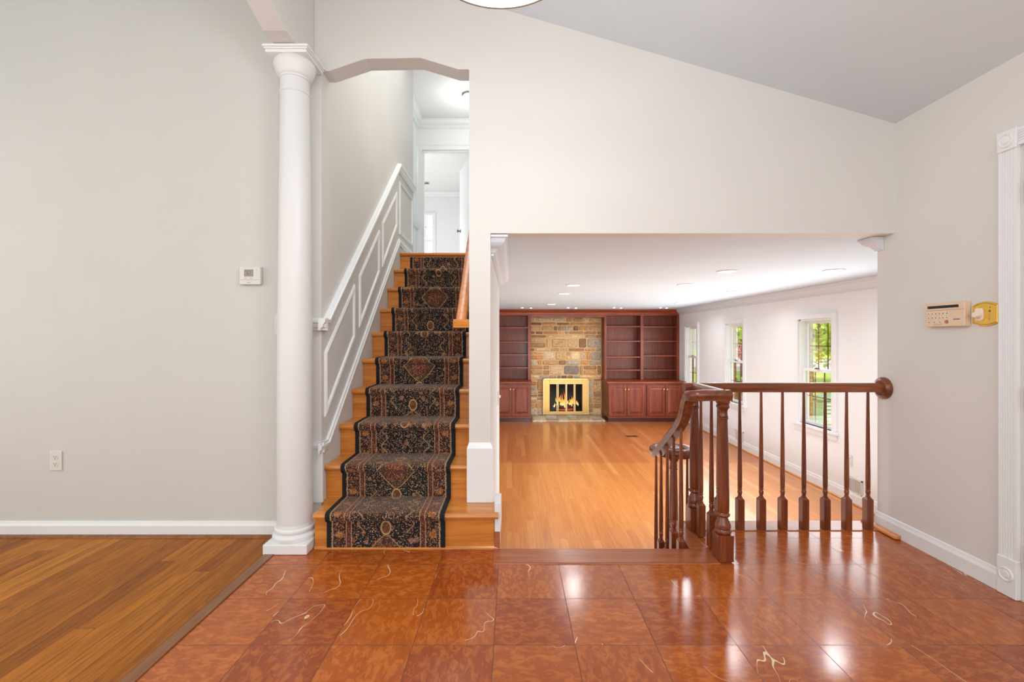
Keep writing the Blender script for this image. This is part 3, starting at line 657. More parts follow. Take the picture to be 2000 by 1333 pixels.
# oak stair handrail on the right wall
hr = thing('stair_handrail', 'light oak handrail on the right wall of the staircase', 'handrail', (-0.3, 2.7, 1.24))
hs = [(-0.028, -0.024), (0.028, -0.024), (0.030, -0.004), (0.034, 0.010), (0.026, 0.026), (0.012, 0.031), (-0.012, 0.031), (-0.026, 0.026), (-0.034, 0.010), (-0.030, -0.004)]
MB().sweep([(-0.302, 2.70, 1.235), (-0.302, 4.45, 1.235 + 1.75 * R / T)], hs).build('rail', M['rail_oak'], hr, smooth=40)
MB().sweep([(-0.345, 2.70, 1.240), (-0.254, 2.70, 1.240)], [(a, b * 0.9) for a, b in hs]).build('return_end', M['tread'], hr, smooth=40)
for yy in (2.98, 3.8):
    zz = 1.235 + (yy - 2.70) * R / T
    MB().sweep([(-0.302, yy, zz - 0.03), (-0.295, yy, zz - 0.07), (-0.254, yy, zz - 0.09)], [(0.006 * math.cos(a * PI / 4), 0.006 * math.sin(a * PI / 4)) for a in range(8)]).build('bracket', M['brass'], hr, smooth=60)

# ------------------------------------------------------------------ column
cxx, cyy = -1.21, 2.54
co = thing('column', 'white round column on square plinth at foot of the stairs', 'column', (cxx, cyy, 0))
MB().box(-1.328, -1.092, 2.422, 2.652, 0.001, 0.054).build('plinth', M['trim'], co, bevel=0.004)
MB().lathe([(0.112, 0.054), (0.116, 0.062), (0.114, 0.078), (0.104, 0.088), (0.098, 0.090), (0.099, 0.098), (0.105, 0.104), (0.104, 0.114), (0.098, 0.119), (0.094, 0.121), (0.092, 0.14)], cxx, cyy, 48).build('base_mouldings', M['trim'], co, smooth=35)
sh = []
for i in range(25):
    z = 0.14 + (2.50 - 0.14) * i / 24; f = max(0, (z - 0.8) / 1.7)
    sh.append((0.092 - 0.017 * f ** 1.35, z))
sh += [(0.075, 2.505), (0.080, 2.509), (0.080, 2.517), (0.075, 2.521)]
MB().lathe(sh, cxx, cyy, 48).build('shaft', M['column'], co, smooth=35)
MB().lathe([(0.075, 2.521), (0.075, 2.585), (0.080, 2.588), (0.080, 2.597), (0.085, 2.60), (0.090, 2.610), (0.100, 2.632), (0.107, 2.655), (0.109, 2.672), (0.104, 2.684), (0.098, 2.690)], cxx, cyy, 48).build('capital', M['column'], co, smooth=35)
ab = MB()
for e, z0, z1 in ((0.0, 2.690, 2.706), (0.006, 2.706, 2.715), (0.012, 2.715, 2.728)):
    ab.box(-1.322 - e, -1.100 + e, 2.435 - e, 2.655, z0, z1)
ab.build('abacus', M['trim'], co, bevel=0.003)

# ------------------------------------------------------------------ balustrade
bl = thing('balustrade', 'dark mahogany railing with turned balusters and newel posts around the drop', 'railing', (1.1, 2.74, 0.006))
rs = [(-0.024, -0.028), (0.024, -0.028), (0.025, -0.014), (0.031, -0.004), (0.031, 0.008), (0.024, 0.020), (0.012, 0.027), (-0.012, 0.027), (-0.024, 0.020), (-0.031, 0.008), (-0.031, -0.004), (-0.025, -0.014)]
zr = 0.860; YG = 2.74; XN = 1.10; YN = 2.374
MB().sweep([(1.035, YG, zr), (1.10, YG, zr), (XF - 0.02, YG, zr)], rs).build('guard_rail', M['mahog_x'], bl, smooth=40)
MB().sweep([(XN, YG + 0.02, zr), (XN, YN - 0.03, zr)], rs).build('landing_rail', M['mahog_y'], bl, smooth=40)
pth = [(XN + 0.036, YN - 0.006, zr), (1.06, YN - 0.006, zr), (1.0, YN - 0.006, zr)]
for k in range(1, 6):
    a = k / 5 * PI / 2; pth.append((1.0 - 0.055 * math.sin(a), YN - 0.006 + 0.055 * (1 - math.cos(a)), zr - 0.002 * k))
pth += [(0.945, 2.447, 0.836), (0.945, 2.466, 0.806), (0.945, 2.484, 0.765), (0.945, 2.505, 0.727), (0.945, 2.535, 0.695), (0.945, 2.60, 0.645), (0.945, 2.75, 0.545), (0.945, 2.90, 0.445),
        (0.945, 2.945, 0.419), (0.945, 2.98, 0.408)]
CX, CY = 1.075, 3.03
for k in range(0, 29):
    a = PI - k / 28 * 3.1 * PI / 1.0 * 0.9; r = 0.130 - 0.078 * k / 28
    pth.append((CX + r * math.cos(a), CY + r * math.sin(a), 0.404))
MB().sweep(pth, rs).build('stair_rail', M['mahog_y'], bl, smooth=40)
MB().lathe([(0.05, 0.378), (0.055, 0.388), (0.055, 0.42), (0.045, 0.43), (0.02, 0.432)], CX, CY, 32).build('volute_cap', M['mahog'], bl, smooth=40)
MB().disc((XF - 0.026, YG, 0.855), (1, 0, 0), 0.066, 0.025, 36, [(0.046, 0), (0.052, 0.004), (0.058, 0.008), (0.064, 0.011), (0.066, 0.016), (0.066, 0.0255)]).build('wall_rosette', M['mahog_y'], bl, smooth=30)
def newel(x, y, zb, ztop, blk):
    mb = MB(); mb.box(x - 0.039, x + 0.039, y - 0.039, y + 0.039, zb, zb + blk)
    zt = ztop; b = zb + blk
    p = [(0.030, b), (0.038, b + 0.004), (0.041, b + 0.012), (0.038, b + 0.022), (0.034, b + 0.026), (0.038, b + 0.030), (0.039, b + 0.040), (0.036, b + 0.052), (0.030, b + 0.066), (0.025, b + 0.078), (0.023, b + 0.086),
         (0.031, b + 0.090), (0.035, b + 0.098), (0.032, b + 0.106), (0.028, b + 0.110), (0.031, b + 0.118)]
    c = zt - 0.10
    p += [(0.031, b + 0.20), (0.028, (b + 0.2 + c) / 2), (0.0235, c), (0.027, c + 0.004), (0.027, c + 0.010), (0.024, c + 0.013), (0.027, c + 0.018), (0.024, c + 0.023), (0.0235, c + 0.05),
          (0.027, c + 0.056), (0.033, c + 0.064), (0.033, c + 0.074), (0.029, c + 0.079), (0.032, c + 0.084), (0.036, c + 0.092), (0.036, c + 0.10)]
    mb.lathe(p, x, y, 28); o = mb.build('newel_post', M['mahog'], bl, smooth=38)
    return o
newel(XN, YN, 0.006, zr - 0.027, 0.135)
newel(XN, YG, 0.006, zr - 0.027, 0.135)
newel(CX, CY, -0.469, 0.380, 0.17)
def baluster(x, y, zb, zt, blk=0.19):
    mb = MB(); w = 0.0195; c = 0.010
    mb.box(x - w, x + w, y - w, y + w, zb, zb + blk - c)
    mb.add([(x - w, y - w, zb + blk - c), (x + w, y - w, zb + blk - c), (x + w, y + w, zb + blk - c), (x - w, y + w, zb + blk - c),
            (x - w * .5, y - w * .5, zb + blk + 0.004), (x + w * .5, y - w * .5, zb + blk + 0.004), (x + w * .5, y + w * .5, zb + blk + 0.004), (x - w * .5, y + w * .5, zb + blk + 0.004)],
           [(0, 1, 5, 4), (1, 2, 6, 5), (2, 3, 7, 6), (3, 0, 4, 7), (4, 5, 6, 7)])
    b = zb + blk
    p = [(0.0085, b + 0.002), (0.0135, b + 0.006), (0.0135, b + 0.010), (0.010, b + 0.013), (0.0115, b + 0.02), (0.0138, b + 0.034), (0.012, b + 0.044), (0.0095, b + 0.048), (0.0138, b + 0.051), (0.0138, b + 0.056), (0.011, b + 0.059), (0.0130, b + 0.064),
         (0.0132, b + 0.12), (0.0075, zt)]
    mb.lathe(p, x, y, 14); return mb.build('baluster', M['mahog'], bl, smooth=35)
for k in range(8): baluster(1.243 + 0.1285 * k, YG, 0.006, zr - 0.026)
for yy in (2.51, 2.65): baluster(XN, yy, 0.006, zr - 0.026)
for yy, zb, zt in ((2.545, -0.1565, 0.665), (2.66, -0.1565, 0.585), (2.77, -0.313, 0.51), (2.885, -0.313, 0.435), (2.985, -0.469, 0.38)):
    baluster(0.945, yy, zb, zt)
baluster(1.178, 3.06, -0.469, 0.382)

# ------------------------------------------------------------------ living room built-ins
YU, YBS, YBK = 9.95, 9.57, 10.27     # front of uppers, front of bases, back
CT = 0.227                           # counter top height
def raised(mb, x0, x1, z0, z1, y, d=0.022):
    """door slab with raised panel, front face at y-d"""
    mb.box(x0 + .001, x1 - .001, y - d, y, z0 + .001, z1 - .001)
    fr = 0.055; a0, a1, b0, b1 = x0 + fr, x1 - fr, z0 + fr, z1 - fr
    def ring(i, yy): return [(a0 + i, yy, b0 + i), (a1 - i, yy, b0 + i), (a1 - i, yy, b1 - i), (a0 + i, yy, b1 - i)]
    vs = ring(-0.006, y - d - 0.001) + ring(0.0, y - d + 0.0) + ring(0.0, y - d - 0.004) + ring(0.035, y - d - 0.016)
    fs = []
    for q in (0, 2):
        for k in range(4): fs.append((q * 4 + k, q * 4 + (k + 1) % 4, (q + 1) * 4 + (k + 1) % 4, (q + 1) * 4 + k))
    fs.append((12, 13, 14, 15)); mb.add(vs, fs)
    # proud frame lip
    e = fr - .008
    for (u0, u1, w0, w1) in ((x0 + e + .0005, x1 - e - .0005, z0, z0 + fr - .008), (x0 + e + .0005, x1 - e - .0005, z1 - fr + .008, z1), (x0, x0 + fr - .008, z0, z1), (x1 - fr + .008, x1, z0, z1)):
        mb.box(u0, u1, y - d - 0.012, y - d + 0.001, w0, w1)
def base_cabinet(x0, x1, doors, label):
    t = thing('base_cabinet', label, 'cabinet', ((x0 + x1) / 2, (YBS + YBK) / 2, ZV))
    MB().box(x0, x1, YBS, YBK, ZV + 0.09, CT - 0.04).build('carcass', M['cherry'], t, bevel=0.003)
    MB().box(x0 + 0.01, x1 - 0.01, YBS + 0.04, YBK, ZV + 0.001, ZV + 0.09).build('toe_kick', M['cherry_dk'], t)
    MB().box(x0 - 0.004, x1 + 0.002, YBS - 0.012, YBS + 0.2, ZV + 0.085, ZV + 0.125).build('base_rail', M['cherry_x'], t, bevel=0.006)
    for a, b, side in doors:
        mb = MB(); raised(mb, a, b, ZV + 0.135, CT - 0.075, YBS - 0.001)
        d = mb.build('door', M['cherry'], t)
        kx = b - 0.028 if side > 0 else a + 0.028
        MB().disc((kx, YBS - 0.034, CT - 0.16), (0, -1, 0), 0.013, 0.02, 14, [(0.006, 0), (0.006, 0.012), (0.014, 0.018), (0.015, 0.024), (0.008, 0.03)]).build('knob', M['brass_bright'], d, smooth=50)
    return t
dx = lambda p: (p - 1000) * YBS / F
base_cabinet(2.02, XV - 0.03, [(dx(1188.5), dx(1223), 1), (dx(1224), dx(1258.5), -1), (dx(1263), dx(1298), 1), (dx(1299), dx(1333), -1)], 'cherry base cabinet with four raised panel doors right of the fireplace')
base_cabinet(-1.25, 0.40, [(-1.22, -0.84, 1), (-0.83, -0.45, -1), (-0.40, dx(999.3), 1), (dx(1000.3), dx(1035.5), -1)], 'cherry base cabinet left of the fireplace, partly hidden by the stair wall')
tag(MB().box(2.0, XV - 0.003, YBS - 0.035, YBK, CT - 0.039, CT).build('countertop', M['cherry_x'], bevel=0.008), 'cherry counter ledge right of the fireplace', 'countertop')
tag(MB().box(-1.27, 0.42, YBS - 0.035, YBK, CT - 0.039, CT).build('countertop', M['cherry_x'], bevel=0.008), 'cherry counter ledge left of the fireplace', 'countertop')
def zy(y): return Z(y, YU + 0.02)
def bookcase(x0, x1, divs, shelves, label):
    t = thing('bookcase', label, 'bookcase', ((x0 + x1) / 2, (YU + YBK) / 2, CT))
    zt = 1.625
    MB().box(x0, x1, YBK - 0.02, YBK, CT + 0.001, ZC - 0.1).build('back_panel', M['cherry_back'], t)
    for a, b in divs: MB().box(a, b, YU, YBK - 0.021, CT + 0.001, zt + 0.01).build('upright', M['cherry'], t, bevel=0.003)
    MB().box(x0, x1, YU, YBK - 0.021, zt + 0.01, ZC - 0.10).build('top_rail', M['cherry_x'], t, bevel=0.002)
    for (a, b), zs in zip([(divs[i][1], divs[i + 1][0]) for i in range(len(divs) - 1)], shelves):
        for y in zs:
            z = zy(y); MB().box(a + 0.001, b - 0.001, YU + 0.02, YBK - 0.022, z - 0.011, z + 0.011).build('shelf', M['cherry_x'], t)
    return t
L1 = [638.3, 667, 698, 723.5]; L2 = [639, 667, 695.5, 723.5]; L3 = [640.5, 668.7, 693.5, 718.7]
bookcase(2.02, XV - 0.004, [(2.02, 2.068), (2.81, 2.876), (3.605, XV - 0.004)], [L1, L2], 'cherry bookcase with empty shelves right of the fireplace')
bookcase(-1.25, 0.414, [(-1.25, -1.20), (-0.47, -0.40), (0.345, 0.414)], [L3, L3], 'cherry bookcase with empty shelves left of the fireplace')
t = thing('cornice', 'cherry cornice and fascia running across bookcases and fireplace', 'cornice', (1.2, YU, 1.63))
MB().box(0.4141, 2.0199, YU + 0.0, YU + 0.05, 1.598, ZC - 0.10).build('fascia', M['cherry_x'], t)
MB().molding([(XV - 0.003, YU - 0.001), (-1.25, YU - 0.001)], [(-0.001, -0.10), (0.012, -0.10), (0.014, -0.082), (0.03, -0.06), (0.055, -0.04), (0.075, -0.028), (0.08, -0.02), (0.08, -0.001), (-0.001, -0.001)],
            lambda a, b, h: (a, b, ZC + h)).build('crown', M['cherry_x'], t)
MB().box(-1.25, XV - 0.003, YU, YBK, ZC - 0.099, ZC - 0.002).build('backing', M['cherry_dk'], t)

# fireplace
fp = thing('stone_fireplace', 'tan fieldstone chimney wall between the two bookcases', 'fireplace', (1.21, 10.25, ZV))
FX0, FX1, FZ1 = 0.44, 2.0, 1.60
IX0, IX1, IZ1 = 0.710, 1.705, 0.228
pal = [(198, 164, 120), (184, 148, 104), (206, 174, 130), (172, 134, 94), (188, 168, 142), (178, 166, 150), (196, 154, 104), (160, 120, 84), (214, 186, 146), (168, 158, 148), (178, 130, 84), (146, 112, 82)]
sm = MB(); sm.col = []
def stone(x0, x1, z0, z1, yf, dark=1.0, flat=False, y1=10.29):
    j = lambda s: random.uniform(-s, s)
    g = 0.009; x0 += g; x1 -= g; z0 += g; z1 -= g
    w, h = x1 - x0, z1 - z0
    if w < 0.015 or h < 0.012: return
    d = random.uniform(0.0, 0.022); b = min(0.014, w * .3, h * .3)
    cs = [(x0 + abs(j(.008)), z0 + abs(j(.006))), (x1 - abs(j(.008)), z0 + abs(j(.006))), (x1 - abs(j(.008)), z1 - abs(j(.006))), (x0 + abs(j(.008)), z1 - abs(j(.006)))]
    ctr = ((x0 + x1) / 2, (z0 + z1) / 2); ring = []
    for i in range(4):
        p, q = cs[i], cs[(i + 1) % 4]
        for tt in (0.12, 0.5, 0.88): ring.append((p[0] + (q[0] - p[0]) * tt + j(.003), p[1] + (q[1] - p[1]) * tt + j(.003)))
    n = len(ring); vs = [(a, y1, c) for a, c in ring] + [(a, yf - d + 0.012, c) for a, c in ring]
    inn = [(a + (ctr[0] - a) * min(0.9, b / (w / 2 + 1e-4)), c + (ctr[1] - c) * min(0.9, b / (h / 2 + 1e-4))) for a, c in ring]
    vs += [(a, yf - d + j(.003), c) for a, c in inn] + [(ctr[0], yf - d - 0.004, ctr[1])]
    fs = [(i, (i + 1) % n, n + (i + 1) % n, n + i) for i in range(n)] + [(n + i, n + (i + 1) % n, 2 * n + (i + 1) % n, 2 * n + i) for i in range(n)] + [(2 * n + i, 2 * n + (i + 1) % n, 3 * n) for i in range(n)]
    sm.add(vs, fs)
    c = random.choice(pal); s_ = random.uniform(1.0, 1.28) * dark
    sm.col += [lin([min(255, v * s_) for v in c])] * len(vs)
YS = 10.25
def course(x0, x1, z0, z1, lo, hi, dark=lambda x, z: 1.0):
    x = x0
    while x < x1 - 0.001:
        w = random.uniform(lo, hi)
        if x1 - x - w < lo * 0.6: w = x1 - x
        zm = (z0 + z1) / 2
        if (z1 - z0) > 0.13 and random.random() < 0.3:
            k = z0 + (z1 - z0) * random.uniform(0.4, 0.6)
            stone(x, x + w, z0, k, YS, dark(x + w / 2, zm)); stone(x, x + w, k, z1, YS, dark(x + w / 2, zm))
        else: stone(x, x + w, z0, z1, YS, dark(x + w / 2, zm))
        x += w
def sootf(x, z):
    e = max(0, 1 - math.hypot((x - 1.21) / 0.42, (z - 0.27) / 0.36)); return 1 - 0.42 * e
z = ZV + 0.02
while z < FZ1 - 0.01:
    h = random.choice([0.08, 0.12, 0.16, 0.19, 0.22, 0.14])
    if z < IZ1 < z + h + 0.05: h = IZ1 - z
    if FZ1 - z - h < 0.05: h = FZ1 - z
    if z < IZ1 - 0.001:
        course(FX0 - 0.03, IX0, z, z + h, 0.10, 0.17); course(IX1, FX1 + 0.015, z, z + h, 0.10, 0.17)
    else: course(FX0 - 0.03, FX1 + 0.015, z, z + h, 0.09, 0.42, sootf)
    z += h
sm.build('stonework', M['stone'], fp)
mb = MB(); mb.box(0.416, IX0, 10.262, 10.30, ZV + 0.001, FZ1); mb.box(IX1, 2.018, 10.262, 10.30, ZV + 0.001, FZ1); mb.box(IX0, IX1, 10.262, 10.30, IZ1, FZ1)
mb.build('mortar', M['mortar'], fp)
hm = MB(); sm = MB(); sm.col = []
x = 0.44
t = thing('hearth', 'low pale stone hearth slab on the floor before the fireplace', 'hearth', (1.2, 9.8, ZV))
HZ = ZV + 0.04
while x < 1.95:
    w = random.uniform(0.16, 0.3)
    if 1.95 - x - w < 0.1: w = 1.95 - x
    yy = 9.575
    for (ya, yb) in ((yy, yy + 0.22), (yy + 0.22, yy + 0.45), (yy + 0.45, 10.2)):
        g = 0.006; xa, xb = x + g, x + w - g
        vs = [(xa, ya + g, ZV + 0.002), (xb, ya + g, ZV + 0.002), (xb, yb - g, ZV + 0.002), (xa, yb - g, ZV + 0.002), (xa + .008, ya + g + .008, HZ + random.uniform(0, .01)), (xb - .008, ya + g + .008, HZ + random.uniform(0, .01)), (xb - .008, yb - g - .008, HZ), (xa + .008, yb - g - .008, HZ)]
        sm.add(vs, [(0, 3, 2, 1), (4, 5, 6, 7), (0, 1, 5, 4), (1, 2, 6, 5), (2, 3, 7, 6), (3, 0, 4, 7)])
        c = random.choice([(216, 206, 188), (196, 184, 160), (226, 214, 190), (170, 160, 150), (200, 170, 128)]); sm.col += [lin(c)] * 8
    x += w
sm.build('flagstones', M['stone'], t); MB().box(0.43, 1.96, 9.585, 10.2, ZV + 0.001, HZ - 0.006).build('mortar', M['mortar'], t)

# brass fire screen
fs_ = thing('fireplace_screen', 'brass framed glass fireplace doors set in the stone', 'fireplace screen', (1.2, 10.2, ZV + 0.05))
SY = 10.205
px_ = lambda p: X(p, SY); pz_ = lambda p: Z(p, SY)
ox0, ox1, oz0, oz1 = px_(1060.3), px_(1149.8), ZV + 0.05, pz_(739.5)
ix0, ix1, iz0, iz1 = px_(1073.5), px_(1137.5), pz_(804), pz_(751)
mb = MB()
mb.box(ox0, ix0, SY, SY + 0.04, oz0, oz1); mb.box(ix1, ox1, SY, SY + 0.04, oz0, oz1); mb.box(ix0, ix1, SY, SY + 0.04, oz0, iz0); mb.box(ix0, ix1, SY, SY + 0.04, iz1, oz1)
mb.build('frame', M['brass'], fs_, bevel=0.004)
mb = MB()
for (a, b, c, d) in ((ox0, ox1, oz1 - 0.03, oz1), (ox0, ox0 + 0.028, oz0, oz1), (ox1 - 0.03, ox1, oz0, oz1), (ix0 - 0.01, ix1 + 0.01, iz1 + 0.004, iz1 + 0.03), (ix0 - 0.01, ix1 + 0.01, iz0 - 0.028, iz0 - 0.004), (ox0 + .03, ox1 - .03, oz0 + 0.005, oz0 + 0.02)):
    mb.box(a, b, SY - 0.014, SY, c, d)
mb.build('raised_edge', M['brass_pale'], fs_, bevel=0.004)
cols_ = [(1074, 1087), (1091, 1104.3), (1107.5, 1120.3), (1124, 1137)]
for k, (a, b) in enumerate(cols_):
    x0, x1 = px_(a), px_(b)
    d = MB(); d.box(x0 - 0.022, x0, SY - 0.008, SY + 0.02, iz0, iz1) if k else d.box(x0 - 0.004, x0, SY - 0.004, SY + 0.02, iz0, iz1)
    d.box(x1, x1 + (0.014 if k < 3 else 0.004), SY - 0.008, SY + 0.02, iz0, iz1)
    dd = d.build('glass_door', M['brass_pale'], fs_, bevel=0.002)
    MB().add([(x0, SY + 0.006, iz0), (x1, SY + 0.006, iz0), (x1, SY + 0.006, iz1), (x0, SY + 0.006, iz1)], [(0, 1, 2, 3)]).build('pane', M['smoke'], dd)
# firebox behind
mb = MB(); b0 = SY + 0.05
mb.box(ix0 - 0.06, ix1 + 0.06, b0 + 0.5, b0 + 0.52, ZV + 0.05, 0.20); mb.box(ix0 - 0.06, ix0 - 0.03, b0, b0 + 0.5, ZV + 0.05, 0.2); mb.box(ix1 + 0.03, ix1 + 0.06, b0, b0 + 0.5, ZV + 0.05, 0.2)
mb.box(ix0 - 0.06, ix1 + 0.06, b0, b0 + 0.5, 0.18, 0.2); mb.box(ix0 - 0.06, ix1 + 0.06, b0, b0 + 0.5, ZV + 0.05, ZV + 0.10)
mb.build('firebox', M['soot'], fs_)
lf = thing('log_fire', 'burning log fire with orange flames behind the glass doors', 'fire', (1.2, 10.4, ZV + 0.1))
zf = ZV + 0.10
for (a, b, yy, zz, r) in ((0.92, 1.44, 10.46, zf + 0.10, 0.04), (0.98, 1.5, 10.38, zf + 0.09, 0.045), (0.96, 1.32, 10.42, zf + 0.17, 0.035), (1.12, 1.46, 10.40, zf + 0.16, 0.032)):
    MB().disc((a, yy, zz), (1, 0.06, random.uniform(-0.12, 0.12)), r, b - a, 10, [(r * .9, 0), (r, .03), (r * 1.05, (b - a) / 2), (r * .95, b - a)]).build('log', M['log'], lf, smooth=60)
mb = MB()
for k in range(7): mb.box(0.96 + 0.08 * k, 0.975 + 0.08 * k, 10.32, 10.52, zf + 0.03, zf + 0.05)
mb.box(0.94, 1.47, 10.33, 10.345, zf, zf + 0.03); mb.box(0.94, 1.47, 10.5, 10.515, zf, zf + 0.03)
mb.build('grate', M['iron'], lf)
MB().disc((1.2, 10.42, zf + 0.035), (0, 0, 1), 0.2, 0.02, 20).build('ember_bed', M['ember'], lf)
def flame(x, y, z0, h, w, bend):
    mb = MB(); n = 12; seg = 8; vs = []
    for i in range(n + 1):
        f = i / n; r = w * (math.sin(PI * min(1, f * 1.0 + 0.12)) ** 0.9) * (1 - f) ** 0.55 + 0.0006
        ox = bend * f * f + 0.25 * w * math.sin(f * 7 + x * 30); oy = 0.1 * w * math.sin(f * 5 + x * 11)
        for k in range(seg):
            a = 2 * PI * k / seg; vs.append((x + ox + r * math.cos(a), y + oy + 0.35 * r * math.sin(a), z0 + h * f))
    fs = [(i * seg + k, i * seg + (k + 1) % seg, (i + 1) * seg + (k + 1) % seg, (i + 1) * seg + k) for i in range(n) for k in range(seg)]
    mb.add(vs, fs); return mb.build('flame', M['fire'], lf, smooth=80)
for k in range(26):
    x = random.gauss(1.2, 0.13); x = min(1.5, max(0.9, x))
    hh = random.uniform(0.10, 0.36) * (1.1 - abs(x - 1.2) * 2.2)
    flame(x, 10.36 + random.uniform(-0.03, 0.1), zf + random.uniform(0.07, 0.17), max(0.07, hh), random.uniform(0.014, 0.034), random.uniform(-0.05, 0.05))

# ------------------------------------------------------------------ ceiling fixtures
def downlight(px, py, label, r=0.088):
    Y = F * (ZC - H) / (YH - py); x = X(px, Y)
    t = thing('recessed_light', label, 'ceiling light', (x, Y, ZC), 'recessed lights in the living room ceiling')
    MB().lathe([(r, -0.001), (r, -0.006), (r - 0.008, -0.008), (r - 0.014, -0.004), (r - 0.015, -0.001)], x, Y, 28, ZC).build('trim_ring', M['white_pl'], t, smooth=40)
    MB().lathe([(r - 0.016, -0.0025), (r - 0.016, -0.0045), (0.002, -0.006)], x, Y, 28, ZC).build('lens', M['lens'], t, smooth=40)
    ld = bpy.data.lights.new('downlight_lamp', 'AREA'); ld.shape = 'DISK'; ld.size = 0.14; ld.energy = 5; ld.color = (0.97, 0.985, 1.0); ld.spread = 2.6
    lo = bpy.data.objects.new('downlight_lamp', ld); C.objects.link(lo); lo.location = (x, Y, ZC - 0.012)
    return t
downlight(1120, 557, 'recessed ceiling light in the left column, nearest the foyer')
downlight(1102, 573.5, 'recessed ceiling light in the left column, second from the foyer')
downlight(1077, 594.5, 'recessed ceiling light in the left column, closest to the fireplace')
downlight(1338, 556, 'recessed ceiling light alone in front of the right bookcase, large')
downlight(1420, 530, 'recessed ceiling light nearest the header, right of the centre')
downlight(1629, 528, 'recessed ceiling light nearest the crown moulding and the near window')
downlight(1433, 569.5, 'recessed ceiling light above the middle window, second along the crown')
downlight(1328, 592, 'recessed ceiling light just before the right end of the bookcase cornice')
plabs = ['over the left bookcase', 'over the fireplace', 'over the left bay of the right bookcase', 'over the right bay of the right bookcase']
for i, (a, b) in enumerate(((1020, 1037), (1110, 1125), (1199.5, 1213), (1290, 1302))):
    for j, p in enumerate((a, b)):
        Y = 9.25 + 0.12 * j; x = X(p, Y)
        t = thing('puck_light', 'tiny ceiling spotlight %s, %s of its pair' % (plabs[i], ('left', 'right')[j]), 'spotlight', (x, Y, ZC), 'tiny ceiling spotlights before the bookcases')
        MB().lathe([(0.034, -0.001), (0.034, -0.007), (0.026, -0.009)], x, Y, 18, ZC).build('trim_ring', M['white_pl'], t, smooth=40)
        MB().lathe([(0.022, -0.0095), (0.018, -0.014), (0.004, -0.016)], x, Y, 18, ZC).build('lens', M['lens_small'], t, smooth=40)
        if j == 0:
            ld = bpy.data.lights.new('puck_lamp', 'SPOT'); ld.energy = 14; ld.spot_size = 1.2; ld.spot_blend = 0.6; ld.color = (1, 0.95, 0.87); ld.shadow_soft_size = 0.03
            lo = bpy.data.objects.new('puck_lamp', ld); C.objects.link(lo); lo.location = (x, Y, ZC - 0.03); lo.rotation_euler = (math.radians(38), 0, 0)

# foyer pendant
Yc, Rl, zl = 1.43, 0.268, 2.385
lx = -0.04
t = thing('ceiling_lamp', 'round lit ceiling lamp with thin bronze rim at the top edge', 'ceiling lamp', (lx, Yc, zl))
MB().lathe([(Rl - 0.004, 0.0), (Rl, 0.0), (Rl, 0.012), (Rl - 0.004, 0.012)], lx, Yc, 64, zl, False).build('rim', M['bronze'], t, smooth=40)
MB().lathe([(0.003, -0.004), (Rl * 0.6, -0.003), (Rl - 0.006, 0.002), (Rl - 0.006, 0.10), (Rl - 0.02, 0.115), (0.003, 0.12)], lx, Yc, 64, zl).build('shade', M['lamp_glass'], t, smooth=40)
MB().lathe([(0.012, 0.121), (0.012, vault(lx) - zl - 0.03), (0.06, vault(lx) - zl - 0.028), (0.06, vault(lx) - zl + 0.01)], lx, Yc, 20, zl).build('stem', M['bronze'], t, smooth=40)

# upstairs hall light
hy = 6.14; hx = -0.585
t = thing('hall_light', 'bright dome ceiling light upstairs beside the arch edge', 'ceiling light', (hx, hy, ZH))
MB().lathe([(0.09, -0.001), (0.09, -0.02), (0.075, -0.03)], hx, hy, 28, ZH).build('canopy', M['nickel'], t, smooth=40)
MB().lathe([(0.08, -0.031), (0.085, -0.05), (0.07, -0.085), (0.04, -0.105), (0.004, -0.112)], hx, hy, 28, ZH).build('dome', M['lens_small'], t, smooth=60)
# upstairs doorway, chair rail, door leaf
mb = MB().molding([(-1.358, ZU), (-1.358, 3.994), (-0.55, 3.994), (-0.55, ZU)], [(0, 0), (0, 0.02), (0.012, 0.024), (0.06, 0.02), (0.078, 0.03), (0.085, 0.03), (0.085, 0)], lambda a, b, h: (a, 6.899 - h, b))
mb.box(-1.357, -1.34, 6.90, 6.98, ZU, 3.994); mb.box(-0.568, -0.551, 6.90, 6.98, ZU, 3.994); mb.box(-1.34, -0.568, 6.90, 6.98, 3.977, 3.993)
struct(mb.build('trim_21', M['trim']), 'white casing of the upstairs doorway', 'door casing')
o = MB().molding([(6.898, 2.815), (5.14, 2.815)], [(-a, b) for a, b in rail_sec], lambda a, b, h: (-1.435 + h, a, b)); struct(o.build('trim_22', M['trim']), 'chair rail on the upstairs hall wall', 'chair rail')
dr = sroot('door_2', 'white upstairs door standing open into the room', 'door', (-0.60, 7.0, ZU))
ang = math.atan2(0.75, -0.257); L = 0.79
def leaf(a, b, c, d, e, f):
    """box in door space: a-b along the leaf, c-d thickness, e-f height"""
    u = Vector((math.cos(ang), math.sin(ang))); w = Vector((-u.y, u.x)); vs = []
    for zz in (e, f):
        for (p, q) in ((a, c), (b, c), (b, d), (a, d)):
            v = Vector((-0.60, 7.0)) + u * p + w * q; vs.append((v.x, v.y, zz))
    return vs, [(0, 3, 2, 1), (4, 5, 6, 7), (0, 1, 5, 4), (1, 2, 6, 5), (2, 3, 7, 6), (3, 0, 4, 7)]
MB().add(*leaf(0, L, 0, 0.035, ZU + 0.01, 3.975)).build('leaf', M['trim'], dr)
kz = 2.95
u = Vector((math.cos(ang), math.sin(ang))); w = Vector((-u.y, u.x)); kp = Vector((-0.60, 7.0)) + u * (L - 0.06)
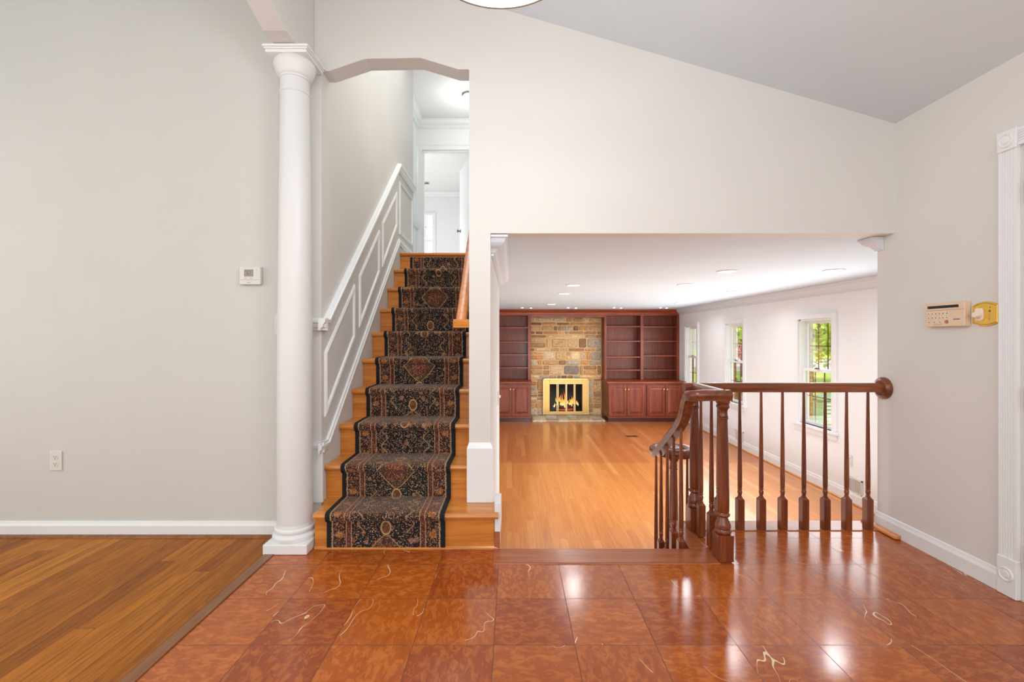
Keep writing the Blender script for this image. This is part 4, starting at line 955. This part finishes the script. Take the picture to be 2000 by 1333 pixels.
for s in (1, -1):
    c0 = kp + w * (0.035 if s > 0 else 0)
    MB().disc((c0.x, c0.y, kz), (w.x * s, w.y * s, 0), 0.03, 0.06, 16, [(0.03, 0), (0.028, 0.008), (0.01, 0.012), (0.01, 0.03), (0.026, 0.038), (0.028, 0.05), (0.015, 0.06)]).build('knob', M['nickel'], dr, smooth=50)
# upstairs window
w = sroot('window_4', 'small bright window in the room beyond the upstairs door', 'window', (-2.04, wy, 2.7))
MB().molding([(-1.72, 2.7), (-1.72, 3.98), (-2.36, 3.98), (-2.36, 2.7)], [(a, b) for a, b in cas], lambda a, b, h: (a, wy - h, b)).build('casing', M['trim'], w)
mb = MB(); mb.box(-2.36, -2.32, wy + 0.03, wy + 0.06, 2.7, 3.98); mb.box(-1.76, -1.72, wy + 0.03, wy + 0.06, 2.7, 3.98); mb.box(-2.32, -1.76, wy + 0.03, wy + 0.06, 3.94, 3.98); mb.box(-2.32, -1.76, wy + 0.03, wy + 0.06, 3.32, 3.38); mb.box(-2.32, -1.76, wy + 0.03, wy + 0.06, 2.7, 2.75)
sa = mb.build('sash', M['trim'], w)
mb = MB()
for xx in (-1.955, -2.14): mb.box(xx - 0.006, xx + 0.006, wy + 0.04, wy + 0.05, 2.75, 3.94)
for zz in (3.66, 3.04): mb.box(-2.32, -1.76, wy + 0.04, wy + 0.05, zz - 0.006, zz + 0.006)
mb.build('muntins', M['nickel'], sa)
MB().add([(-2.32, wy + 0.055, 2.75), (-1.76, wy + 0.055, 2.75), (-1.76, wy + 0.055, 3.94), (-2.32, wy + 0.055, 3.94)], [(0, 1, 2, 3)]).build('pane', M['glass'], sa)
vy = 9.64
t = thing('ceiling_vent', 'small grey vent on the ceiling beyond the upstairs door', 'vent', (-1.84, vy, ZH))
MB().box(-1.93, -1.75, vy - 0.06, vy + 0.06, ZH - 0.012, ZH - 0.001).build('frame', M['vent'], t, bevel=0.003)
mb = MB()
for k in range(5): mb.box(-1.915, -1.765, vy - 0.045 + 0.02 * k, vy - 0.036 + 0.02 * k, ZH - 0.016, ZH - 0.0125)
mb.build('louvers', M['vent_dark'], t)

# ------------------------------------------------------------------ front door side (right edge of the picture)
dc = sroot('door_1', 'front door at the right edge with fluted white casing', 'door', (XF, 1.55, 0))
def flutes(a0, a1, n=5):
    w_ = a1 - a0; pts = [(a0, 0), (a0, 0.018)]
    m0 = w_ * 0.14; step = (w_ - 2 * m0) / n
    for k in range(n):
        s0 = a0 + m0 + step * k; pts += [(s0 + step * .1, 0.018), (s0 + step * .3, 0.0135), (s0 + step * .5, 0.012), (s0 + step * .7, 0.0135), (s0 + step * .9, 0.018)]
    return pts + [(a1, 0.018), (a1, 0)]
for a0, a1 in ((2.003, 2.079), (0.986, 1.062)):
    MB().prism(flutes(a0, a1), lambda p, q, t: (XF - 0.001 - q, p, t), 0.172, 1.999).build('casing', M['trim'], dc)
    for nm, z0, z1 in (('plinth_block', 0.001, 0.172), ('corner_block', 1.999, 2.088)):
        pb = MB().box(XF - 0.025, XF - 0.001, a0 - 0.003, a1 + 0.003, z0, z1).build(nm, M['trim'], dc, bevel=0.003)
        zc_ = (z0 + z1) / 2 + (0.012 if z0 < 1 else 0); yc_ = (a0 + a1) / 2
        MB().disc((XF - 0.0255, yc_, zc_), (-1, 0, 0), 0.03, 0.006, 28, [(0.032, 0), (0.030, 0.005), (0.026, 0.006), (0.023, 0.001), (0.017, 0.001), (0.014, 0.005), (0.008, 0.006), (0.001, 0.004)]).build('rosette', M['trim'], pb, smooth=30)
MB().prism([(z_, q) for z_, q in flutes(2.006, 2.082)], lambda p, q, t: (XF - 0.001 - q, t, p), 1.066, 1.999).build('head_casing', M['trim'], dc)
MB().box(XF + 0.001, XF + 0.118, 1.978, 1.994, 0.001, 2.004).build('jamb', M['trim'], dc)
mb = MB(); mb.box(XF + 0.012, XF + 0.055, 1.072, 1.976, 0.008, 2.0); MB().box(XF + 0.001, XF + 0.119, 1.071, 1.977, -0.05, 0.006).build('sill', M['thresh'], dc); dl = mb.build('leaf', M['column'], dc, bevel=0.003)
for hz in (0.895, 1.80, 0.2):
    h_ = MB(); h_.disc((XF - 0.004, 1.975, hz - 0.045), (0, 0, 1), 0.007, 0.09, 12, [(0.004, -0.004), (0.007, 0), (0.007, 0.09), (0.004, 0.094)]); h_.box(XF - 0.004, XF + 0.011, 1.958, 1.9765, hz - 0.042, hz + 0.042)
    h_.build('hinge', M['brass_bright'], dl, smooth=40)

# ------------------------------------------------------------------ wall devices
# alarm keypad on the foyer right wall
t = thing('alarm_keypad', 'beige alarm keypad with dark display beside brass dial plate', 'alarm keypad', (XF, 2.30, 1.28))
ky0, ky1, kz0, kz1 = 2.219, 2.430, 1.216, 1.340
xs = XF - 0.034
MB().box(xs, XF - 0.001, ky0, ky1, kz0, kz1).build('case', M['beige'], t, bevel=0.004)
kw = ky1 - ky0
KY = lambda f: ky1 - f * kw       # fraction from the left in the picture
KZ = lambda f: kz1 - f * (kz1 - kz0)
MB().box(xs - 0.0012, xs + 0.002, KY(0.07), KY(0.86), KZ(0.24), KZ(0.13)).build('display', M['black'], t)
MB().box(xs - 0.0006, xs + 0.001, KY(0.01), KY(0.99), KZ(0.325), KZ(0.315)).build('cover_seam', M['ink'], t)
def keys(rows):
    for r_, (fz, fys, rad) in enumerate(rows):
        for fy in fys:
            MB().disc((xs - 0.0001, KY(fy), KZ(fz)), (-1, 0, 0), rad, 0.0022, 12, [(rad, 0), (rad, 0.0016), (rad * .8, 0.0022)]).build('key', M['cream'], t, smooth=40)
            mk = MB(); mk.box(xs - 0.0026, xs - 0.0021, KY(fy) - 0.0035, KY(fy) + 0.0035, KZ(fz) - 0.0012, KZ(fz) + 0.0012); mk.box(xs - 0.0026, xs - 0.0021, KY(fy) - 0.0012, KY(fy) + 0.0012, KZ(fz) - 0.0035, KZ(fz) + 0.0035)
            mk.build('key_mark', M['ink'], t)
keys([(0.46, [0.11 + 0.095 * k for k in range(6)], 0.0062), (0.63, [0.11 + 0.095 * k for k in range(6)], 0.0062), (0.81, [0.12, 0.26, 0.41], 0.006)])
MB().disc((xs - 0.0001, KY(0.57), KZ(0.81)), (-1, 0, 0), 0.009, 0.003, 16, [(0.0095, 0), (0.009, 0.003)]).build('round_key', M['red_ink'], t, smooth=40)
lg = MB()
for i_ in range(3): lg.box(xs - 0.0012, xs, KY(0.735), KY(0.785), KZ(0.70 + 0.022 * i_), KZ(0.69 + 0.022 * i_))
lg.box(xs - 0.0012, xs, KY(0.795), KY(0.89), KZ(0.735), KZ(0.70)); lg.build('emblem', M['blue_ink'], t)
MB().box(xs - 0.001, xs, KY(0.24), KY(0.45), KZ(0.915), KZ(0.905)).build('caption_line', M['ink'], t)
# brass plate with dial
t = thing('dial_plate', 'shiny brass plate with a cream dial knob beside the fluted casing', 'dial switch', (XF, 2.14, 1.27))
by0, by1, bz0, bz1 = 2.092, 2.208, 1.213, 1.330
def bplate(i, bulge):
    a0, a1, c0, c1 = by0 + i, by1 - i, bz0 + i, bz1 - i; pts = []
    for k in range(13):
        f = k / 12; pts.append((a0 + (a1 - a0) * f, c1 - bulge * (2 * f - 1) ** 2 ))
    for k in range(13):
        f = 1 - k / 12; pts.append((a0 + (a1 - a0) * f, c0 + bulge * (2 * f - 1) ** 2))
    return pts
pl = MB().prism(bplate(0, 0.016), lambda p, q, t_: (t_, p, q), XF - 0.001, XF - 0.008); pl.build('plate', M['brass_bright'], t, bevel=0.003)
MB().molding(bplate(0.007, 0.014)[:13], [(-0.002, 0), (0, 0.002), (0.002, 0)], lambda a, b, h: (XF - 0.0081 - h, a, b)).molding(bplate(0.007, 0.014)[13:], [(-0.002, 0), (0, 0.002), (0.002, 0)], lambda a, b, h: (XF - 0.0081 - h, a, b)).build('raised_arcs', M['brass'], t)
ey = 2.172; ez = 1.270
MB().prism([(ey + 0.02 * math.copysign(abs(math.cos(a)) ** .45, math.cos(a)), ez + 0.03 * math.copysign(abs(math.sin(a)) ** .6, math.sin(a))) for a in [2 * PI * k / 32 for k in range(32)]], lambda p, q, t_: (t_, p, q), XF - 0.0085, XF - 0.013).build('dial_plate_insert', M['cream'], t, smooth=30)
MB().disc((XF - 0.0131, ey - 0.003, ez - 0.002), (-1, 0, 0), 0.014, 0.028, 28, [(0.015, 0), (0.0145, 0.022), (0.012, 0.026), (0.001, 0.027)]).build('knob', M['cream'], t, smooth=40)
mk = MB()
mk.disc((XF - 0.0081, 2.1260, 1.302), (-1, 0, 0), 0.0028, 0.0006, 10); mk.disc((XF - 0.0081, 2.1280, 1.247), (-1, 0, 0), 0.0028, 0.0006, 10)
mk.disc((XF - 0.0081, 2.1270, 1.284), (-1, 0, 0), 0.005, 0.0006, 14); mk.box(XF - 0.0087, XF - 0.0081, 2.1225, 2.1315, 1.270, 1.272); mk.box(XF - 0.0087, XF - 0.0081, 2.1225, 2.1315, 1.2625, 1.2645); mk.box(XF - 0.0087, XF - 0.0081, 2.1225, 2.1315, 1.256, 1.2575)
mk.build('engraving', M['strip'], t)
# thermostat
t = thing('thermostat', 'small white square thermostat with grey display on the left wall', 'thermostat', (-1.52, YW, 1.52))
x0, x1, z0, z1 = X(469.5, 2.645), X(510.5, 2.645), Z(556.5, 2.645), Z(522, 2.645); yf = YW - 0.026
W_, H_ = x1 - x0, z1 - z0
MB().box(x0, x1, yf, YW - 0.001, z0, z1).build('case', M['white_pl'], t, bevel=0.004)
TX = lambda f: x0 + f * W_
TZ = lambda f: z1 - f * H_
lcd = MB().box(TX(0.23), TX(0.67), yf - 0.0012, yf + 0.001, TZ(0.55), TZ(0.15)).build('display', M['lcd'], t)
sg = MB(); e_ = yf - 0.0017
def seg7(xa, xb, za, zb, on):
    h_ = 0.0016; zm = (za + zb) / 2
    S = {'a': (xa, xb, zb - h_, zb), 'g': (xa, xb, zm - h_ / 2, zm + h_ / 2), 'd': (xa, xb, za, za + h_), 'b': (xb - h_, xb, zm, zb), 'c': (xb - h_, xb, za, zm), 'f': (xa, xa + h_, zm, zb), 'e': (xa, xa + h_, za, zm)}
    for k in on: a_, b_, c_, d_ = S[k]; sg.box(a_, b_, e_, yf - 0.001, c_, d_)
seg7(TX(0.29), TX(0.38), TZ(0.48), TZ(0.24), 'abc'); seg7(TX(0.43), TX(0.53), TZ(0.48), TZ(0.24), 'abged')
sg.build('digits', M['lcd_ink'], lcd)
mb = MB()
mb.box(TX(0.24), TX(0.34), yf - 0.001, yf, TZ(0.66), TZ(0.64)); mb.box(TX(0.5), TX(0.62), yf - 0.001, yf, TZ(0.66), TZ(0.64)); mb.box(TX(0.04), TX(0.97), yf - 0.0006, yf, TZ(0.735), TZ(0.725)); mb.box(TX(0.36), TX(0.55), yf - 0.001, yf, TZ(0.89), TZ(0.875))
mb.build('markings', M['slot'], t)
mb = MB(); mb.box(TX(0.76), TX(0.84), yf - 0.002, yf, TZ(0.3), TZ(0.12)); mb.box(TX(0.76), TX(0.84), yf - 0.002, yf, TZ(0.52), TZ(0.34)); mb.build('button', M['vent'], t, bevel=0.001)
# light switch beside the column
t = thing('light_switch', 'white wall switch plate half hidden behind the column', 'light switch', (-1.34, YW, 1.23))
MB().box(X(537, YW), X(537, YW) + 0.072, YW - 0.006, YW - 0.001, Z(655, YW), Z(614, YW)).build('plate', M['white_pl'], t, bevel=0.003)
MB().box(X(537, YW) + 0.030, X(537, YW) + 0.042, YW - 0.014, YW - 0.005, 1.21, 1.24).build('toggle', M['white_pl'], t, bevel=0.002)
# outlet
def outlet(label, cx_, cz_, y_, fn):
    t = thing('wall_outlet', label, 'outlet', fn(cx_, y_, cz_))
    def bx(a, b, c, d, e, f, nm, m, par, bv=0.0):
        mb = MB(); mb.box(a, b, c, d, e, f); mb.v = [fn(*p) for p in mb.v]; return mb.build(nm, m, par, bevel=bv)
    bx(cx_ - 0.036, cx_ + 0.036, y_ - 0.007, y_ - 0.001, cz_ - 0.058, cz_ + 0.058, 'cover_plate', M['white_pl'], t, 0.003)
    for s in (0.02, -0.02):
        mb = MB(); mb.prism([(cx_ + 0.0165 * math.cos(a), cz_ + s + min(0.0135, max(-0.0135, 0.0165 * math.sin(a)))) for a in [2 * PI * k / 24 for k in range(24)]], lambda p, q, t_: (p, t_, q), y_ - 0.0071, y_ - 0.0092)
        mb.v = [fn(*p) for p in mb.v]; r_ = mb.build('receptacle', M['white_pl'], t)
        mb = MB(); mb.box(cx_ - 0.0075, cx_ - 0.0050, y_ - 0.0098, y_ - 0.0093, cz_ + s + 0.000, cz_ + s + 0.008); mb.box(cx_ + 0.0045, cx_ + 0.0075, y_ - 0.0098, y_ - 0.0093, cz_ + s + 0.000, cz_ + s + 0.008); mb.box(cx_ - 0.0025, cx_ + 0.0022, y_ - 0.0098, y_ - 0.0093, cz_ + s - 0.009, cz_ + s - 0.004)
        mb.v = [fn(*p) for p in mb.v]; mb.build('slots', M['slot'], r_)
outlet('white double outlet low on the left wall', X(110.5, YW), (Z(882, YW) + Z(918, YW)) / 2, YW, lambda a, b, c: (a, b, c))
oy = 3.63 * F / 655
outlet('white outlet on the window wall behind the railing', oy, Z(899, oy), XV, lambda a, b, c: (b, a, c))
# dimmer seen edge-on at the end of the stair wall
t = thing('dimmer_switch', 'dimmer switch seen edge-on on the living room side of the stair wall', 'light switch', (XR2, 4.0, 0.66))
zc_ = Z(778, 4.1)
MB().box(XR2 + 0.001, XR2 + 0.007, 4.06, 4.18, zc_ - 0.06, zc_ + 0.06).build('plate', M['white_pl'], t, bevel=0.002)
MB().disc((XR2 + 0.0075, 4.12, zc_ + 0.012), (1, 0, 0), 0.014, 0.016, 18, [(0.014, 0), (0.012, 0.016)]).build('knob', M['cream'], t, smooth=40)

# wall registers and floor register
def register(pxa, pxb, label, h=0.17):
    yb_, ya_ = XV * F / (pxa - VX), XV * F / (pxb - VX); z0 = ZV + 0.115
    t = thing('air_register', label, 'air vent', (XV, (ya_ + yb_) / 2, z0))
    mb = MB(); f_ = 0.02; xx = XV - 0.010
    mb.box(xx, XV - 0.001, ya_, yb_, z0, z0 + f_); mb.box(xx, XV - 0.001, ya_, yb_, z0 + h - f_, z0 + h); mb.box(xx, XV - 0.001, ya_, ya_ + f_, z0, z0 + h); mb.box(xx, XV - 0.001, yb_ - f_, yb_, z0, z0 + h)
    mb.build('frame', M['vent'], t, bevel=0.002)
    MB().box(XV - 0.004, XV - 0.001, ya_ + f_, yb_ - f_, z0 + f_, z0 + h - f_).build('backing', M['vent_dark'], t)
    mb = MB(); n_ = int((yb_ - ya_ - 2 * f_) / 0.02)
    for k in range(n_): mb.box(XV - 0.009, XV - 0.0045, ya_ + f_ + 0.02 * k + 0.006, ya_ + f_ + 0.02 * k + 0.017, z0 + f_, z0 + h - f_)
    mb.build('louvers', M['vent'], t)
register(1437, 1453, 'white wall vent low under the middle window')
register(1655, 1686, 'white wall vent at the baseboard nearest the foyer wall')
vy = F * (H - ZV) / (853 - YH); vx = X(1234, vy)
t = thing('floor_register', 'small brown floor vent in the living room oak floor', 'floor vent', (vx, vy, ZV))
MB().box(vx - 0.11, vx + 0.11, vy - 0.06, vy + 0.06, ZV + 0.0005, ZV + 0.005).build('frame', M['strip'], t, bevel=0.002)
mb = MB()
for k in range(10): mb.box(vx - 0.092 + 0.019 * k, vx - 0.083 + 0.019 * k, vy - 0.045, vy + 0.045, ZV + 0.0055, ZV + 0.0075)
mb.build('grille', M['iron'], t)

# ------------------------------------------------------------------ outdoors
M['grass'] = (lambda t: t.set(Base_Color=t.ramp(t.noise(t.obj(), 3.0, 5, 0.7), [(0.3, (130, 176, 70)), (0.55, (176, 212, 100)), (0.75, (210, 230, 140))]), Roughness=0.9))(NT('lawn_grass'))
M['road'] = plain('grey_asphalt', (206, 206, 206), 0.9); M['walk'] = plain('pale_concrete_walk', (214, 196, 184), 0.9)
M['leaf'] = (lambda t: t.set(Base_Color=t.ramp(t.noise(t.obj(), 1.6, 3, 0.6), [(0.3, (120, 164, 60)), (0.5, (190, 220, 96)), (0.7, (240, 244, 160))]), Roughness=0.6))(NT('yellow_green_leaves'))
M['leaf_dk'] = (lambda t: t.set(Base_Color=t.ramp(t.noise(t.obj(), 1.6, 3, 0.6), [(0.3, (70, 108, 66)), (0.55, (120, 160, 98)), (0.75, (170, 196, 140))]), Roughness=0.6))(NT('dark_green_leaves'))
M['bark'] = plain('tree_bark', (106, 88, 70), 0.9)
M['siding'] = plain('pale_blue_siding', (176, 190, 200), 0.8); M['roofing'] = plain('grey_roof', (120, 116, 116), 0.9)
M['utility'] = plain('green_utility_metal', (150, 186, 158), 0.5)
M['pink'] = plain('pink_blossom', (224, 150, 160), 0.8)
GZ = -0.62
struct(MB().box(XV + 0.21, 70, -20, 90, GZ - 0.1, GZ).build('ground', M['grass']), 'green lawn outside the windows', 'lawn')
mb = MB().box(9, 70, 23.5, 40, GZ + 0.001, GZ + 0.02); struct(mb.build('ground_road', M['road']), 'grey street beyond the lawn', 'road')
mb = MB().box(5.5, 40, 12.0, 13.4, GZ + 0.001, GZ + 0.02); struct(mb.build('ground_walk', M['walk']), 'pale walk crossing the lawn', 'path')
def leaves(n, c, r, size, name, mat, par):
    mb = MB()
    for _ in range(n):
        while True:
            p = Vector((random.uniform(-1, 1), random.uniform(-1, 1), random.uniform(-1, 1)))
            if 0.25 < p.length < 1: break
        p = Vector((c[0] + p.x * r[0], c[1] + p.y * r[1], c[2] + p.z * r[2]))
        a = Vector((random.gauss(0, 1), random.gauss(0, 1), random.gauss(0, .6))).normalized(); b = a.cross(Vector((random.gauss(0, 1), random.gauss(0, 1), random.gauss(0, 1)))).normalized()
        s_ = size * random.uniform(0.6, 1.3)
        mb.add([p - a * s_, p + b * s_ * .45, p + a * s_, p - b * s_ * .45], [(0, 1, 2, 3)])
    return mb.build(name, mat, par)
def tree(x, y, h, r, mat, label, n=2600, size=0.16, low=0.35):
    t = thing('tree', label, 'tree', (x, y, GZ), None)
    mb = MB(); mb.lathe([(0.2, 0), (0.14, h * .3), (0.10, h * .7), (0.02, h)], x, y, 10, GZ)
    for k in range(6):
        a = k * 1.05; mb.sweep([(x, y, GZ + h * .35), (x + math.cos(a) * r * .5, y + math.sin(a) * r * .5, GZ + h * .55), (x + math.cos(a) * r * .9, y + math.sin(a) * r * .9, GZ + h * .62)], [(0.05 * math.cos(q * PI / 3), 0.05 * math.sin(q * PI / 3)) for q in range(6)])
    mb.build('trunk', M['bark'], t, smooth=60)
    leaves(n, (x, y, GZ + h * (0.5 + low / 2)), (r, r, h * (1 - low) / 1.7), size, 'foliage', mat, t)
tree(9.6, 14.8, 5.2, 2.4, M['leaf'], 'yellow-green leafy tree on the lawn outside the near window', 5200, 0.13, 0.22)
tree(10.5, 20.5, 6.0, 2.8, M['leaf'], 'leafy tree near the street outside the middle window', 3600, 0.17, 0.3)
tree(24, 46, 10, 5.5, M['leaf_dk'], 'dark green tree across the street, left of the house', 3200, 0.4, 0.15)
tree(42, 52, 11, 6.0, M['leaf_dk'], 'dark green tree across the street, right of the house', 3200, 0.4, 0.15)
t = thing('shrub', 'low green shrub outside below the middle window', 'shrub', (5.6, 11.6, GZ))
MB().lathe([(0.04, 0), (0.02, 0.3)], 5.6, 11.6, 8, GZ).build('stem', M['bark'], t); leaves(1400, (5.6, 11.6, GZ + 0.38), (0.6, 0.6, 0.36), 0.07, 'foliage', M['leaf_dk'], t)
t = thing('flowering_shrub', 'pink flowering shrub across the lawn', 'shrub', (15.8, 29.5, GZ))
MB().lathe([(0.06, 0), (0.03, 0.5)], 15.8, 29.5, 8, GZ).build('stem', M['bark'], t); leaves(900, (15.8, 29.5, GZ + 0.9), (1.2, 1.2, 0.8), 0.14, 'blossoms', M['pink'], t)
ux = X(1622, 9.4)
t = thing('utility_box', 'green metal utility box on the lawn outside the near window', 'utility box', (ux, 9.4, GZ))
MB().box(ux - 0.3, ux + 0.3, 9.2, 9.75, GZ + 0.01, GZ + 0.5).build('body', M['utility'], t, bevel=0.02); MB().box(ux - 0.33, ux + 0.33, 9.16, 9.79, GZ + 0.5, GZ + 0.56).build('lid', M['utility'], t, bevel=0.01)
mb = MB()
for k in range(5): mb.box(ux - 0.24, ux + 0.24, 9.185, 9.199, GZ + 0.1 + 0.075 * k, GZ + 0.14 + 0.075 * k)
mb.build('louvers', M['vent'], t)
t = thing('house', 'pale blue house across the street', 'house', (34, 62, GZ))
MB().box(25, 43, 60, 68, GZ, GZ + 5).build('wall', M['siding'], t); MB().prism([(59.4, GZ + 5), (68.6, GZ + 5), (64, GZ + 8)], lambda p, q, r_: (r_, p, q), 24.5, 43.5).build('roof', M['roofing'], t)
for xx in (27, 31, 35, 39):
    f_ = MB().box(xx, xx + 1.1, 59.93, 59.99, GZ + 1.4, GZ + 3).build('window', M['trim'], t); MB().box(xx + .1, xx + 1.0, 59.9, 59.929, GZ + 1.5, GZ + 2.9).build('pane', M['black'], f_)

# ------------------------------------------------------------------ light
W = bpy.data.worlds.new('sky'); bpy.context.scene.world = W; W.use_nodes = True
bg = W.node_tree.nodes['Background']; bg.inputs[0].default_value = (0.93, 0.965, 1.0, 1); bg.inputs[1].default_value = 2.2
def area(name, loc, rot, sx, sy, e, col=(1, 1, 1), spread=PI):
    ld = bpy.data.lights.new(name, 'AREA'); ld.shape = 'RECTANGLE'; ld.size = sx; ld.size_y = sy; ld.energy = e; ld.color = col; ld.spread = spread
    o = bpy.data.objects.new(name, ld); C.objects.link(o); o.location = loc; o.rotation_euler = rot; return o
sd = bpy.data.lights.new('sun', 'SUN'); sd.energy = 7.5; sd.angle = 0.02; sd.color = (1, 0.95, 0.86)
so = bpy.data.objects.new('sun', sd); C.objects.link(so); so.rotation_euler = (math.radians(42), math.radians(-24), 0)
area('foyer_fill', (-0.4, -1.5, 1.75), (math.radians(84), 0, 0), 5.0, 2.4, 92, (0.96, 0.98, 1.0))
area('left_room_fill', (-4.1, 0.6, 1.6), (0, math.radians(-90), 0), 2.4, 3.2, 44, (0.97, 0.985, 1.0))  # added fill panel; no window is built on that side
pl_ = bpy.data.lights.new('lamp_glow', 'POINT'); pl_.energy = 26; pl_.shadow_soft_size = 0.2; pl_.color = (0.96, 0.98, 1.0)
po = bpy.data.objects.new('lamp_glow', pl_); C.objects.link(po); po.location = (lx, Yc, zl - 0.25)
pl_ = bpy.data.lights.new('hall_glow', 'POINT'); pl_.energy = 8; pl_.shadow_soft_size = 0.08; pl_.color = (1, 0.98, 0.95)
po = bpy.data.objects.new('hall_glow', pl_); C.objects.link(po); po.location = (hx, hy, ZH - 0.32)
area('bedroom_ceiling_fill', (-1.6, 8.6, ZU + 0.2), (PI, 0, 0), 2.5, 2.5, 15, (1, 0.995, 0.98))  # added upward panel that lifts the upstairs ceiling, not window light
area('living_daylight', (XV - 0.2, 6.4, 0.75), (0, math.radians(90), 0), 1.2, 5.5, 70, (0.92, 0.965, 1.0))
area('living_fill', (1.3, 3.3, 0.5), (math.radians(80), 0, 0), 2.0, 1.0, 26, (0.95, 0.975, 1.0), 1.6)
area('stairwell_fill', (-0.68, 3.7, 4.3), (0, 0, 0), 0.7, 1.6, 15, (0.97, 0.985, 1.0))  # added fill above the view; no fixture hangs in the stairwell
area('living_bounce', (1.2, 6.2, ZV + 0.2), (PI, 0, 0), 4.4, 6.0, 48, (0.80, 0.92, 1.0))
sc = bpy.context.scene
sc.view_settings.view_transform = 'Standard'; sc.view_settings.look = 'None'; sc.view_settings.exposure = 0; sc.view_settings.gamma = 1
